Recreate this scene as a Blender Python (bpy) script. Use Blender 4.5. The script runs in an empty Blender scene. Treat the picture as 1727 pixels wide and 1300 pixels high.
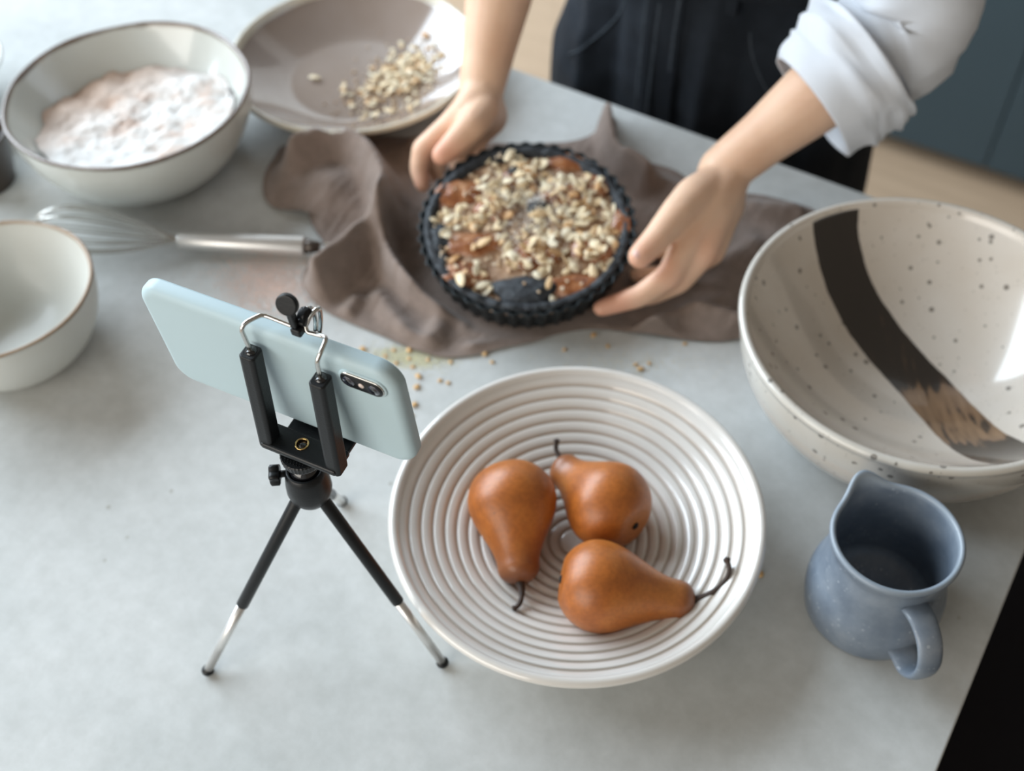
import bpy, bmesh, math, random
import numpy as np
from mathutils import Vector, Matrix, noise as mn
random.seed(7); rng = np.random.default_rng(7)
sc = bpy.context.scene
COL = sc.collection
T = 0.90                     # height of the table top above the floor
CAMH = 0.67                  # camera above the table top
# ------------------------------------------------------------------ camera
F_PX, W_PX, H_PX = 1948.0, 1727.0, 1300.0
PITCH, ROLL = math.radians(50.75), math.radians(-2.05)
_f = Vector((0, math.cos(PITCH), -math.sin(PITCH))); _u = Vector((0, math.sin(PITCH), math.cos(PITCH))); _x = Vector((1, 0, 0))
AX = _x*math.cos(ROLL) + _u*math.sin(ROLL); AU = -_x*math.sin(ROLL) + _u*math.cos(ROLL); AF = _f
CAMLOC = Vector((0, 0, T+CAMH))
cd = bpy.data.cameras.new('camera'); cam = bpy.data.objects.new('camera', cd); COL.objects.link(cam)
M = Matrix((AX, AU, -AF)).transposed().to_4x4(); M.translation = CAMLOC
cam.matrix_world = M
cd.sensor_width = 36.0; cd.sensor_fit = 'HORIZONTAL'; cd.lens = F_PX/W_PX*36.0; cd.clip_start = 0.02; cd.clip_end = 50
cd.dof.use_dof = True; cd.dof.focus_distance = 0.578; cd.dof.aperture_fstop = 5.4; cd.dof.aperture_blades = 9
sc.camera = cam
# room axes: e runs along the table's back edge to the right, n away from the camera
E2 = Vector((.8331, -.5531, 0)); N2 = Vector((.5531, .8331, 0))
ROT = math.atan2(E2.y, E2.x)
def uv(u, v, z): return E2*u + N2*v + Vector((0, 0, z))
# ------------------------------------------------------------------ world and lights
wd = bpy.data.worlds.new('world'); sc.world = wd; wd.use_nodes = True
bg = wd.node_tree.nodes['Background']; bg.inputs[0].default_value = (1.0, .86, .70, 1); bg.inputs[1].default_value = 0.22
def area(name, loc, target, sx, sy, power, col):
    l = bpy.data.lights.new(name, 'AREA'); l.shape = 'RECTANGLE'; l.size = sx; l.size_y = sy; l.energy = power; l.color = col
    o = bpy.data.objects.new(name, l); COL.objects.link(o); o.location = loc
    o.rotation_euler = (Vector(target)-Vector(loc)).to_track_quat('-Z', 'Y').to_euler(); return o
area('window_daylight', uv(-3.02, .55, 2.45), uv(-.2, .4, .9), 3.4, 1.9, 208, (.77, .89, 1.0))
area('front_window_daylight', uv(-.9, -2.2, 1.75), uv(-.3, .6, .95), 2.4, 1.5, 50, (1.0, .95, .875))
sc.view_settings.view_transform = 'Standard'; sc.view_settings.look = 'None'; sc.view_settings.gamma = 1; sc.view_settings.exposure = 0.0
sc.view_settings.use_curve_mapping = False

# ------------------------------------------------------------------ helpers
def at(px, py, z):
    """the point of the photograph (px, py) on the level z above the table top"""
    d = AX*((px-W_PX/2)/F_PX) - AU*((py-H_PX/2)/F_PX) + AF
    return CAMLOC + d*((z-CAMH)/d.z)
def put(o, label=None, cat=None, group=None, kind=None):
    if label: o['label'] = label
    if cat: o['category'] = cat
    if group: o['group'] = group
    if kind: o['kind'] = kind
    return o
def thing(name, label, cat, loc=(0, 0, 0), group=None, rot=None):
    o = bpy.data.objects.new(name, None); COL.objects.link(o); o.location = loc; o.empty_display_size = .02
    if rot is not None: o.rotation_euler = rot
    return put(o, label, cat, group)
def link(name, me, mat=None, parent=None, smooth=True, loc=None):
    o = bpy.data.objects.new(name, me); COL.objects.link(o)
    if mat is not None:
        me.materials.clear()
        for m_ in (mat if isinstance(mat, (list, tuple)) else [mat]): me.materials.append(m_)
    if smooth: me.polygons.foreach_set('use_smooth', [True]*len(me.polygons))
    if parent is not None: o.parent = parent
    if loc is not None: o.location = loc
    return o
def bobj(name, bm, mat, parent=None, smooth=True, loc=None):
    me = bpy.data.meshes.new(name); bmesh.ops.recalc_face_normals(bm, faces=bm.faces); bm.to_mesh(me); bm.free()
    return link(name, me, mat, parent, smooth, loc)
def pobj(name, v, f, mat, parent=None, smooth=True, loc=None):
    me = bpy.data.meshes.new(name); me.from_pydata([tuple(a) for a in v], [], f); me.update()
    return link(name, me, mat, parent, smooth, loc)
def bevel(o, w, seg=3, ang=.6):
    m = o.modifiers.new('bevel', 'BEVEL'); m.width = w; m.segments = seg; m.limit_method = 'ANGLE'; m.angle_limit = ang; return o
def box_bm(bm, c, s, mat3=None):
    r = bmesh.ops.create_cube(bm, size=1); vs = r['verts']
    for v in vs:
        v.co = Vector((v.co.x*s[0], v.co.y*s[1], v.co.z*s[2]))
        if mat3 is not None: v.co = mat3 @ v.co
        v.co += Vector(c)
    return vs
def box(name, c, s, mat, parent=None, mat3=None, bev=0, loc=None):
    bm = bmesh.new(); box_bm(bm, c, s, mat3); o = bobj(name, bm, mat, parent, smooth=False, loc=loc)
    if bev: bevel(o, bev)
    return o
def frame_of(d):
    d = d.normalized(); a = Vector((0, 0, 1)) if abs(d.z) < .9 else Vector((1, 0, 0))
    x = d.cross(a).normalized(); y = d.cross(x).normalized(); return x, y
def cone_bm(bm, p0, p1, r0, r1, n=24, caps=True):
    p0, p1 = Vector(p0), Vector(p1); x, y = frame_of(p1-p0)
    a = [bm.verts.new(p0 + x*(r0*math.cos(2*math.pi*i/n)) + y*(r0*math.sin(2*math.pi*i/n))) for i in range(n)]
    b = [bm.verts.new(p1 + x*(r1*math.cos(2*math.pi*i/n)) + y*(r1*math.sin(2*math.pi*i/n))) for i in range(n)]
    for i in range(n): bm.faces.new((a[i], a[(i+1) % n], b[(i+1) % n], b[i]))
    if caps: bm.faces.new(a[::-1]); bm.faces.new(b)
def tube(bm, pts, rad, n=10, closed=False):
    """swept tube through pts with parallel-transported frame"""
    P_ = [Vector(p) for p in pts]; m = len(P_)
    R_ = rad if isinstance(rad, (list, tuple)) else [rad]*m
    tang = []
    for i in range(m):
        if closed: t = P_[(i+1) % m]-P_[i-1]
        else: t = P_[min(i+1, m-1)]-P_[max(i-1, 0)]
        tang.append(t.normalized())
    x, y = frame_of(tang[0]); rings = []
    for i in range(m):
        if i:
            q = tang[i-1].rotation_difference(tang[i]); x = q @ x; y = q @ y
        rings.append([bm.verts.new(P_[i] + x*(R_[i]*math.cos(2*math.pi*k/n)) + y*(R_[i]*math.sin(2*math.pi*k/n))) for k in range(n)])
    for i in range(m if closed else m-1):
        a, b = rings[i], rings[(i+1) % m]
        for k in range(n): bm.faces.new((a[k], a[(k+1) % n], b[(k+1) % n], b[k]))
    if not closed:
        for s, ring in ((-1, rings[0]), (1, rings[-1])):
            i = 0 if s < 0 else m-1
            c = bm.verts.new(P_[i]+tang[i]*s*R_[i]*.6)
            for k in range(n): bm.faces.new((ring[k], ring[(k+1) % n], c) if s > 0 else (ring[(k+1) % n], ring[k], c))
def smooth_path(pts, sub=8, closed=False):
    P_ = [Vector(p) for p in pts]; m = len(P_); out = []
    for i in range(m if closed else m-1):
        if closed: p0, p1, p2, p3 = P_[i-1], P_[i], P_[(i+1) % m], P_[(i+2) % m]
        else: p0, p1, p2, p3 = P_[max(i-1, 0)], P_[i], P_[i+1], P_[min(i+2, m-1)]
        for k in range(sub):
            t = k/sub
            out.append(.5*((2*p1)+(p2-p0)*t+(2*p0-5*p1+4*p2-p3)*t*t+(3*p1-p0-3*p2+p3)*t**3))
    if not closed: out.append(P_[-1])
    return out
def lathe(name, prof, mat, parent=None, n=160, fn=None, loc=None):
    """prof: (r, z) from bottom centre outside, over the rim, to the inside centre"""
    v = []; f = []; m = len(prof)
    ring = []
    for (r, z) in prof:
        if r < 1e-6: ring.append(len(v)); v.append((0, 0, z))
        else:
            ring.append(list(range(len(v), len(v)+n)))
            for i in range(n):
                a = 2*math.pi*i/n; p = (r*math.cos(a), r*math.sin(a), z)
                v.append(fn(p, a, r, z) if fn else p)
    for j in range(m-1):
        a, b = ring[j], ring[j+1]
        for i in range(n):
            k = (i+1) % n
            if isinstance(a, int): f.append((a, b[k], b[i]))
            elif isinstance(b, int): f.append((a[i], a[k], b))
            else: f.append((a[i], a[k], b[k], b[i]))
    return pobj(name, v, f, mat, parent, loc=loc)
def sm(x, a, b):
    t = np.clip((x-a)/(b-a), 0, 1); return t*t*(3-2*t)
# ------------------------------------------------------------------ materials
def new_mat(name):
    m = bpy.data.materials.new(name); m.use_nodes = True; nt = m.node_tree
    return m, nt, nt.nodes['Principled BSDF']
def N(nt, t, **kw):
    n = nt.nodes.new(t)
    for k, v in kw.items(): setattr(n, k, v)
    return n
def L(nt, a, b): nt.links.new(a, b)
def noise_ramp(nt, scale, stops, detail=4, rough=.55, coord='Object', mapscale=None, dist=0):
    tc = N(nt, 'ShaderNodeTexCoord'); no = N(nt, 'ShaderNodeTexNoise'); no.inputs['Scale'].default_value = scale
    no.inputs['Detail'].default_value = detail; no.inputs['Roughness'].default_value = rough; no.inputs['Distortion'].default_value = dist
    src = tc.outputs[coord]
    if mapscale:
        mp = N(nt, 'ShaderNodeMapping'); mp.inputs['Scale'].default_value = mapscale; L(nt, src, mp.inputs[0]); src = mp.outputs[0]
    L(nt, src, no.inputs['Vector'])
    r = N(nt, 'ShaderNodeValToRGB'); L(nt, no.outputs[0], r.inputs[0])
    els = r.color_ramp.elements
    while len(els) < len(stops): els.new(.5)
    for e_, (p, c) in zip(els, stops): e_.position = p; e_.color = (*c, 1)
    return r.outputs[0], no.outputs[0], src
def mixc(nt, fac, a, b, mode='MIX'):
    m = N(nt, 'ShaderNodeMix', data_type='RGBA', blend_type=mode)
    for s, v in ((m.inputs[0], fac), (m.inputs[6], a), (m.inputs[7], b)):
        if hasattr(v, 'links'): L(nt, v, s)
        elif isinstance(v, (int, float)): s.default_value = v
        else: s.default_value = (*v, 1)
    return m.outputs[2]
def bump(nt, p, h, strength=.3, dist=.001):
    b = N(nt, 'ShaderNodeBump'); b.inputs['Strength'].default_value = strength; b.inputs['Distance'].default_value = dist
    L(nt, h, b.inputs['Height']); L(nt, b.outputs[0], p.inputs['Normal'])
def simple(name, col, rough=.5, metal=0, coat=0, spec=.5, noise=None, nstr=.15, bmp=0, bscale=300, bdist=.0005):
    m, nt, p = new_mat(name)
    p.inputs['Roughness'].default_value = rough; p.inputs['Metallic'].default_value = metal
    p.inputs['Coat Weight'].default_value = coat; p.inputs['Coat Roughness'].default_value = .08; p.inputs['Specular IOR Level'].default_value = spec
    k = nstr
    c, h, s = noise_ramp(nt, noise or 20, [(.3, tuple(x*(1-k) for x in col)), (.7, tuple(min(1, x*(1+k)) for x in col))])
    L(nt, c, p.inputs['Base Color'])
    if bmp:
        n2 = N(nt, 'ShaderNodeTexNoise'); n2.inputs['Scale'].default_value = bscale; L(nt, s, n2.inputs['Vector']); bump(nt, p, n2.outputs[0], bmp, bdist)
    return m
def speck_mask(nt, src, scale, thr, soft=.03, gate=.5):
    """sparse round specks: voronoi distance below a per-cell threshold"""
    vo = N(nt, 'ShaderNodeTexVoronoi'); vo.inputs['Scale'].default_value = scale; L(nt, src, vo.inputs['Vector'])
    sep = N(nt, 'ShaderNodeSeparateColor'); L(nt, vo.outputs['Color'], sep.inputs[0])
    mr = N(nt, 'ShaderNodeMapRange'); mr.inputs[1].default_value = gate; mr.inputs[2].default_value = 1; mr.inputs[3].default_value = 0; mr.inputs[4].default_value = thr
    L(nt, sep.outputs[0], mr.inputs[0])
    sb = N(nt, 'ShaderNodeMath', operation='SUBTRACT'); L(nt, mr.outputs[0], sb.inputs[0]); L(nt, vo.outputs['Distance'], sb.inputs[1])
    m2 = N(nt, 'ShaderNodeMapRange'); m2.inputs[1].default_value = 0; m2.inputs[2].default_value = soft; L(nt, sb.outputs[0], m2.inputs[0])
    return m2.outputs[0]

def mat_table():
    m, nt, p = new_mat('stone table top')
    a, h, s = noise_ramp(nt, 4.5, [(.33, (.50, .52, .51)), (.52, (.58, .595, .585)), (.7, (.65, .66, .65))], 7, .62)
    b, h2, _ = noise_ramp(nt, 60, [(.35, (.86, .86, .85)), (.65, (1, 1, 1))], 5, .7)
    c = mixc(nt, .8, a, b, 'MULTIPLY')
    # faint warm stains of the stone
    d, h3, _ = noise_ramp(nt, 2.2, [(.56, (1, 1, 1)), (.75, (.93, .87, .78))], 4, .6)
    c = mixc(nt, .8, c, d, 'MULTIPLY')
    mk = speck_mask(nt, s, 70, .16, .05, .86); c = mixc(nt, mk, c, (.40, .40, .37))
    L(nt, c, p.inputs['Base Color']); p.inputs['Roughness'].default_value = .6; p.inputs['Specular IOR Level'].default_value = .15
    bump(nt, p, h2, .12, .0006); return m
M_TABLE = mat_table()
def mat_floor():
    m, nt, p = new_mat('light oak floor')
    a, h, s = noise_ramp(nt, 3, [(.3, (.50, .355, .235)), (.7, (.62, .45, .305))], 6, .6, 'Object', (1, 14, 1))
    L(nt, a, p.inputs['Base Color']); p.inputs['Roughness'].default_value = .38; bump(nt, p, h, .1, .001); return m
M_FLOOR = mat_floor()
M_WALL = simple('white plaster wall', (.72, .72, .70), .9, noise=3, nstr=.03, bmp=.1, bscale=80)
M_CAB = simple('slate blue satin lacquer', (.068, .102, .122), .5, noise=2, nstr=.04, spec=.2)
M_BLACK = simple('matt black laminate', (.007, .006, .008), .7, noise=5, nstr=.1, spec=.2)
M_TOEK = simple('brown plinth', (.09, .055, .035), .6)
M_FRAME = simple('white window frame', (.75, .75, .74), .5, nstr=.02)

def mat_fabric(name, c1, c2, sc1=35, wv=1500, rough=.95, bm_=.35, sheen=.25):
    m, nt, p = new_mat(name)
    a, h, s = noise_ramp(nt, sc1, [(.3, c1), (.7, c2)], 6, .65)
    w1 = N(nt, 'ShaderNodeTexWave', wave_type='BANDS', bands_direction='X'); w1.inputs['Scale'].default_value = wv/6.28; w1.inputs['Distortion'].default_value = 2.0
    w2 = N(nt, 'ShaderNodeTexWave', wave_type='BANDS', bands_direction='Y'); w2.inputs['Scale'].default_value = wv/6.28; w2.inputs['Distortion'].default_value = 2.0
    L(nt, s, w1.inputs['Vector']); L(nt, s, w2.inputs['Vector'])
    ad = N(nt, 'ShaderNodeMath', operation='ADD'); L(nt, w1.outputs[1], ad.inputs[0]); L(nt, w2.outputs[1], ad.inputs[1])
    c = mixc(nt, .25, a, w1.outputs[0], 'MULTIPLY')
    L(nt, c, p.inputs['Base Color']); p.inputs['Roughness'].default_value = rough; p.inputs['Specular IOR Level'].default_value = .15
    p.inputs['Sheen Weight'].default_value = sheen; p.inputs['Sheen Roughness'].default_value = .5
    bump(nt, p, ad.outputs[0], bm_, .0006); return m
M_CLOTH = mat_fabric('taupe cotton gauze', (.22, .168, .140), (.31, .24, .205), 60, 1300)
M_DENIM = mat_fabric('charcoal washed denim', (.009, .012, .017), (.022, .028, .037), 14, 2200, .85, .3, .02)
M_STITCH = mat_fabric('faded denim seam', (.04, .052, .064), (.075, .09, .11), 160, 2200, .85, .3, .02)
M_SHIRT = mat_fabric('white cotton shirt', (.70, .74, .80), (.80, .84, .90), 12, 2600, .9, .15)
def mat_skin():
    m, nt, p = new_mat('skin')
    a, h, s = noise_ramp(nt, 26, [(.3, (.70, .44, .295)), (.7, (.80, .545, .385))], 4, .6)
    g = N(nt, 'ShaderNodeAttribute', attribute_name='blush'); c = mixc(nt, g.outputs['Fac'], a, (.70, .30, .20))
    L(nt, c, p.inputs['Base Color']); p.inputs['Roughness'].default_value = .5
    p.inputs['Subsurface Weight'].default_value = .12; p.inputs['Subsurface Radius'].default_value = (.01, .004, .002); p.inputs['Subsurface Scale'].default_value = .5
    n2 = N(nt, 'ShaderNodeTexNoise'); n2.inputs['Scale'].default_value = 400; L(nt, s, n2.inputs['Vector']); bump(nt, p, n2.outputs[0], .08, .0004); return m
M_SKIN = mat_skin()
M_NAIL = simple('fingernail', (.78, .50, .43), .3, nstr=.03)
M_HAIR = simple('dark brown hair', (.03, .018, .012), .5, noise=60, nstr=.4)
M_EYE = simple('eye white', (.8, .8, .8), .2, nstr=.01); M_IRIS = simple('iris', (.05, .03, .02), .2); M_LIP = simple('lips', (.55, .22, .2), .45)

def mat_glaze(name, c_in, c_out, c_rim, rim_z, rim_w, rough=.18, spk=None, coat=.6, mott=.06, c_groove=None):
    """glazed stoneware; the rim band is where the glaze breaks (object z near rim_z)"""
    m, nt, p = new_mat(name)
    tc = N(nt, 'ShaderNodeTexCoord'); at_ = N(nt, 'ShaderNodeAttribute', attribute_name='inside')
    no = N(nt, 'ShaderNodeTexNoise'); no.inputs['Scale'].default_value = 25; no.inputs['Detail'].default_value = 4; L(nt, tc.outputs['Object'], no.inputs['Vector'])
    c = mixc(nt, at_.outputs['Fac'], c_out, c_in)
    r = N(nt, 'ShaderNodeValToRGB'); L(nt, no.outputs[0], r.inputs[0]); r.color_ramp.elements[0].position = .3; r.color_ramp.elements[1].position = .7
    r.color_ramp.elements[0].color = (1-mott*1.5, 1-mott*2, 1-mott*2.6, 1)
    c = mixc(nt, 1, c, r.outputs[0], 'MULTIPLY')
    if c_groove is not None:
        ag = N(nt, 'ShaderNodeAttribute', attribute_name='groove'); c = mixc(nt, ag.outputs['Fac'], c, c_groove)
    if spk:
        mk = speck_mask(nt, tc.outputs['Object'], spk[0], spk[1], .04, spk[2]); mk2 = speck_mask(nt, tc.outputs['Object'], spk[0]*2.3, spk[1]*.8, .06, spk[2]*.9)
        md = N(nt, 'ShaderNodeMath', operation='MULTIPLY'); L(nt, mk, md.inputs[0]); md.inputs[1].default_value = .75
        c = mixc(nt, md.outputs[0], c, spk[3])
        md = N(nt, 'ShaderNodeMath', operation='MULTIPLY'); L(nt, mk2, md.inputs[0]); md.inputs[1].default_value = .35
        c = mixc(nt, md.outputs[0], c, spk[3])
    if c_rim is not None:
        ar = N(nt, 'ShaderNodeAttribute', attribute_name='rim')
        ad = N(nt, 'ShaderNodeMath', operation='MULTIPLY_ADD'); L(nt, no.outputs[0], ad.inputs[0]); ad.inputs[1].default_value = .9; ad.inputs[2].default_value = -.45
        a2 = N(nt, 'ShaderNodeMath', operation='ADD'); L(nt, ad.outputs[0], a2.inputs[0]); L(nt, ar.outputs['Fac'], a2.inputs[1])
        mr = N(nt, 'ShaderNodeMapRange'); mr.inputs[1].default_value = .3; mr.inputs[2].default_value = .75; L(nt, a2.outputs[0], mr.inputs[0])
        c = mixc(nt, mr.outputs[0], c, c_rim)
    L(nt, c, p.inputs['Base Color']); p.inputs['Roughness'].default_value = rough; p.inputs['Coat Weight'].default_value = coat; p.inputs['Coat Roughness'].default_value = .06
    bump(nt, p, no.outputs[0], .05, .0015)
    return m, nt, p, c
def attrs(o, **fn):
    me = o.data; co = np.empty(len(me.vertices)*3); me.vertices.foreach_get('co', co); co = co.reshape(-1, 3)
    for k, g in fn.items():
        a = me.attributes.new(k, 'FLOAT', 'POINT'); a.data.foreach_set('value', np.asarray(g(co), dtype=np.float32))

# ------------------------------------------------------------------ structure
floor = box('floor', (0, 0, -.05), (8.0, 7.0, .1), M_FLOOR); floor.location = uv(.4, .3, 0); floor.rotation_euler = (0, 0, ROT); put(floor, kind='structure')
def wall_box(name, c, s):
    o = box(name, (0, 0, 0), s, M_WALL); o.location = uv(*c); o.rotation_euler = (0, 0, ROT); return put(o, kind='structure')
wall_box('wall_back', (.4, 2.92, 1.85), (7.2, .1, 3.7))
wl = thing('wall_left', 'white plaster wall with the window beside the table', None, uv(-3.2, .4, 0), rot=(0, 0, ROT)); put(wl, kind='structure')
for nm, c, s in (('wall_panel', (0, 0, .65), (.1, 5.2, 1.3)), ('wall_panel', (0, 0, 3.6), (.1, 5.2, .2)), ('wall_panel', (0, -2.125, 2.4), (.1, .95, 2.2)), ('wall_panel', (0, 2.275, 2.4), (.1, .65, 2.2))):
    box(nm, c, s, M_WALL, wl)
win = thing('window_1', 'tall white framed window in the left wall', None, uv(-3.2, .55, 2.4), rot=(0, 0, ROT)); put(win, kind='structure')
for c, s in (((0, -1.77, 0), (.06, .06, 2.2)), ((0, 1.77, 0), (.06, .06, 2.2)), ((0, 0, 1.07), (.06, 3.6, .06)), ((0, 0, -1.07), (.06, 3.6, .06)), ((0, 0, 0), (.05, .05, 2.2))):
    box('frame_bar', c, s, M_FRAME, win)

for c, s in (((-.9, -2.4, .45), (3.2, .1, .9)), ((-.9, -2.4, 3.0), (3.2, .1, .8)), ((1.55, -2.4, 1.7), (1.7, .1, 3.4))):
    wall_box('wall_front', c, s)
win = thing('window_2', 'wide white framed window in the front wall', None, uv(-.9, -2.4, 1.75), rot=(0, 0, ROT)); put(win, kind='structure')
for c, s in (((-1.5, 0, 0), (.06, .06, 1.7)), ((1.5, 0, 0), (.06, .06, 1.7)), ((0, 0, .82), (3.0, .06, .06)), ((0, 0, -.82), (3.0, .06, .06)), ((0, 0, 0), (.05, .05, 1.7))):
    box('frame_bar', c, s, M_FRAME, win)
# table: slab + body
tb = thing('kitchen_table', 'large kitchen island with pale grey stone top under all the crockery', 'table', uv(-.9, .3, 0), rot=(0, 0, ROT))
top = box('table_top', (.039, .019, T-.02), (1.85, .946, .04), M_TABLE, tb, bev=.0015)
box('table_body', (-.1, 0, (T-.04)/2), (1.6, .60, T-.04), M_FRAME, tb)
# dark low bench to the right of the table
bn = thing('black_bench', 'black flat bench standing against the right end of the table', 'bench', uv(.415, .1, 0), rot=(0, 0, ROT))
box('bench_top', (0, .02, .665), (.68, 1.2, .03), M_BLACK, bn, bev=.002)
for sx in (-1, 1):
    box('side_panel', (0, .02+sx*.57, .325), (.64, .03, .65), M_BLACK, bn)
# slate blue cabinet behind the person
cb = thing('kitchen_cabinet', 'tall slate blue kitchen cabinet with flat doors behind the person', 'cabinet', uv(.52, 2.33, 0), rot=(0, 0, ROT))
box('cabinet_body', (0, .02, 1.12), (2.8, .58, 2.16), M_CAB, cb)
box('plinth', (0, .03, .02), (2.8, .5, .04), M_TOEK, cb)
for k in range(4):
    d = box('door', (-1.05+.7*k, -.32, 1.11), (.697, .02, 2.14), M_CAB, cb, bev=.002)
    box('handle', (-1.05+.7*k-.30, -.338, 1.25), (.012, .016, .30), M_BLACK, d, bev=.003)

# ------------------------------------------------------------------ crockery
def rimfn(amp, ph, R):
    def fn(p, a, r, z):
        k = r/R; d = amp*k*(math.sin(2*a+ph)+.5*math.sin(5*a+1.7*ph)+.25*math.sin(9*a))
        return (p[0]*(1+d*.6/R), p[1]*(1+d*.6/R), p[2]+d*k*.5)
    return fn
def bowl_profile(R, H, foot, wall, p_out, p_in, floor_t, nseg=26, lip=.5):
    """outer from the foot up to the lip, then down the inside"""
    prof = [(0, .002), (foot-.004, .002), (foot-.002, 0), (foot, .0005)]
    for i in range(nseg+1):
        t = i/nseg; r = foot+(R-foot)*t; prof.append((r, .002+(H-.002-wall*lip)*t**p_out))
    for i in range(1, 8):
        a = math.pi*i/8; prof.append((R-wall/2+wall/2*math.cos(a), H-wall*lip+wall*lip*math.sin(a)))
    for i in range(nseg*2+1):
        t = 1-i/(nseg*2); r = (R-wall)*t; prof.append((max(r, 0), floor_t+(H-wall*lip-floor_t)*t**p_in))
    prof[-1] = (0, floor_t); return prof

# ringed serving bowl with the pears
PB = Vector((.0382, .4050, T)); PBR, PBH = .1198, .048
def pear_bowl_z(r):
    t = np.clip(r/(PBR-.005), 0, 1); return .0075+(PBH-.003-.0075)*(.25*t+.75*t**2.0)
rings = 15.2
def gline(t):
    ph = (t*rings+.1) % 1.0
    return np.where(t > .06, np.exp(-((ph-.5)/.13)**2), 0)
prof = [(0, .003), (.044, .003), (.046, 0), (.050, .0), (.052, .003)]
for i in range(1, 25):
    t = i/24; prof.append((.052+(PBR-.052)*t, .003+(PBH-.009)*t**1.35))
prof += [(PBR+.0008, PBH-.004), (PBR+.0006, PBH-.002), (PBR-.001, PBH-.0004), (PBR-.003, PBH), (PBR-.005, PBH-.0012)]
ns = 360
for i in range(ns+1):
    t = 1-i/ns; r = (PBR-.006)*t; ph = (t*rings+.1) % 1.0
    prof.append((max(r, 0), float(pear_bowl_z(r))-.0011*float(gline(np.float64(t)))-.0006*(1-abs(2*ph-1))**1.5*(t > .06)))
prof[-1] = (0, float(pear_bowl_z(0)))
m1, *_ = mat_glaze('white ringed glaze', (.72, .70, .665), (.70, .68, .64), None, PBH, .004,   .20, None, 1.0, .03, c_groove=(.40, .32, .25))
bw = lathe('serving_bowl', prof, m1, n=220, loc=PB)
put(bw, 'wide white serving bowl with concentric ridges holding the three pears', 'bowl')
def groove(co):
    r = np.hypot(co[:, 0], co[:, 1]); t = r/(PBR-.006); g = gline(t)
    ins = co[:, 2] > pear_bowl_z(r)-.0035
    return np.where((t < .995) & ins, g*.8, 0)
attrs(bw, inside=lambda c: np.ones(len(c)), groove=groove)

# speckled bowl with a brushed stroke
SB = Vector((.2822, .5215, T)); SBR, SBH = .1252, .0855
prof = bowl_profile(SBR, SBH, .070, .0062, .80, 2.3, .012, 40, .5)
# outer wall: belly bulging out under the lip
prof = [(0, .003), (.062, .003), (.064, 0), (.069, 0), (.071, .003)]
for i in range(1, 31):
    t = i/30; prof.append((.071+(SBR-.0015-.071)*math.sin(t*math.pi/2)**.9, .003+(SBH-.010)*(1-math.cos(t*math.pi/2))**.93))
prof += [(SBR-.0003, SBH-.006), (SBR+.0006, SBH-.0035), (SBR, SBH-.0012), (SBR-.0018, SBH), (SBR-.0042, SBH-.0006), (SBR-.0060, SBH-.003)]
for i in range(91):
    t = 1-i/90; r = (SBR-.0062)*t; prof.append((max(r, 0), .012+(SBH-.0045-.012)*(t**2.35)))
prof[-1] = (0, .012)
m2, nt, p_, c_ = mat_glaze('speckled oat glaze', (.62, .565, .50), (.60, .585, .54), None, 0, 0, .17, (150, .36, .60, (.085, .07, .055)), .7, .05)
sd = N(nt, 'ShaderNodeAttribute', attribute_name='stroke'); stt = N(nt, 'ShaderNodeAttribute', attribute_name='stroke_len')
tc = N(nt, 'ShaderNodeTexCoord'); mp = N(nt, 'ShaderNodeMapping'); mp.inputs['Rotation'].default_value = (0, 0, math.radians(-12)); mp.inputs['Scale'].default_value = (5, .6, 1)
L(nt, tc.outputs['Object'], mp.inputs[0]); nz = N(nt, 'ShaderNodeTexNoise'); nz.inputs['Scale'].default_value = 45; nz.inputs['Detail'].default_value = 5; L(nt, mp.outputs[0], nz.inputs['Vector'])
nz2 = N(nt, 'ShaderNodeTexNoise'); nz2.inputs['Scale'].default_value = 55; nz2.inputs['Detail'].default_value = 3; L(nt, tc.outputs['Object'], nz2.inputs['Vector'])
a1 = N(nt, 'ShaderNodeMath', operation='MULTIPLY_ADD'); L(nt, nz2.outputs[0], a1.inputs[0]); a1.inputs[1].default_value = .22; L(nt, sd.outputs['Fac'], a1.inputs[2])
mk = N(nt, 'ShaderNodeMapRange'); mk.inputs[1].default_value = .09; mk.inputs[2].default_value = .17; L(nt, a1.outputs[0], mk.inputs[0])
# thin iron wash towards the lower end
a2 = N(nt, 'ShaderNodeMath', operation='MULTIPLY_ADD'); L(nt, nz.outputs[0], a2.inputs[0]); a2.inputs[1].default_value = .9; L(nt, stt.outputs['Fac'], a2.inputs[2])
rp = N(nt, 'ShaderNodeValToRGB'); L(nt, a2.outputs[0], rp.inputs[0])
els = rp.color_ramp.elements; els[0].position = .0; els[0].color = (.016, .014, .012, 1); els[1].position = 1.; els[1].color = (.24, .145, .08, 1)
for q_, c in ((.62, (.020, .015, .012)), (.74, (.045, .028, .018)), (.80, (.17, .10, .055))): e_ = els.new(q_); e_.color = (*c, 1)
cc = mixc(nt, mk.outputs[0], c_, rp.outputs[0]); L(nt, cc, p_.inputs['Base Color'])
sb = lathe('speckled_bowl', prof, m2, n=260, loc=SB); put(sb, 'large speckled cream bowl with one broad dark brown brush stroke inside', 'bowl')
cen = np.polyfit([.115, .1, .078, .05, .02, -.02, -.06, -.085], [-.038, -.036, -.028, -.011, .007, .0225, .031, .033], 4)
def strk(co):
    w = np.polyval(cen, co[:, 1]); sl = np.polyval(np.polyder(cen), co[:, 1])
    d = np.abs(co[:, 0]-w)/np.sqrt(1+sl**2); half = .0185
    ins = co[:, 2] > .0115
    r = np.hypot(co[:, 0], co[:, 1])
    zin = .012+(SBH-.0165)*(np.clip(r/(SBR-.0062), 0, 1)**2.35)
    ok = (np.abs(co[:, 2]-zin) < .0012) & (r < SBR-.0060)
    return np.where(ok, np.clip((half-d)/.01, -1, 1)*1.0, -1)
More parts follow.
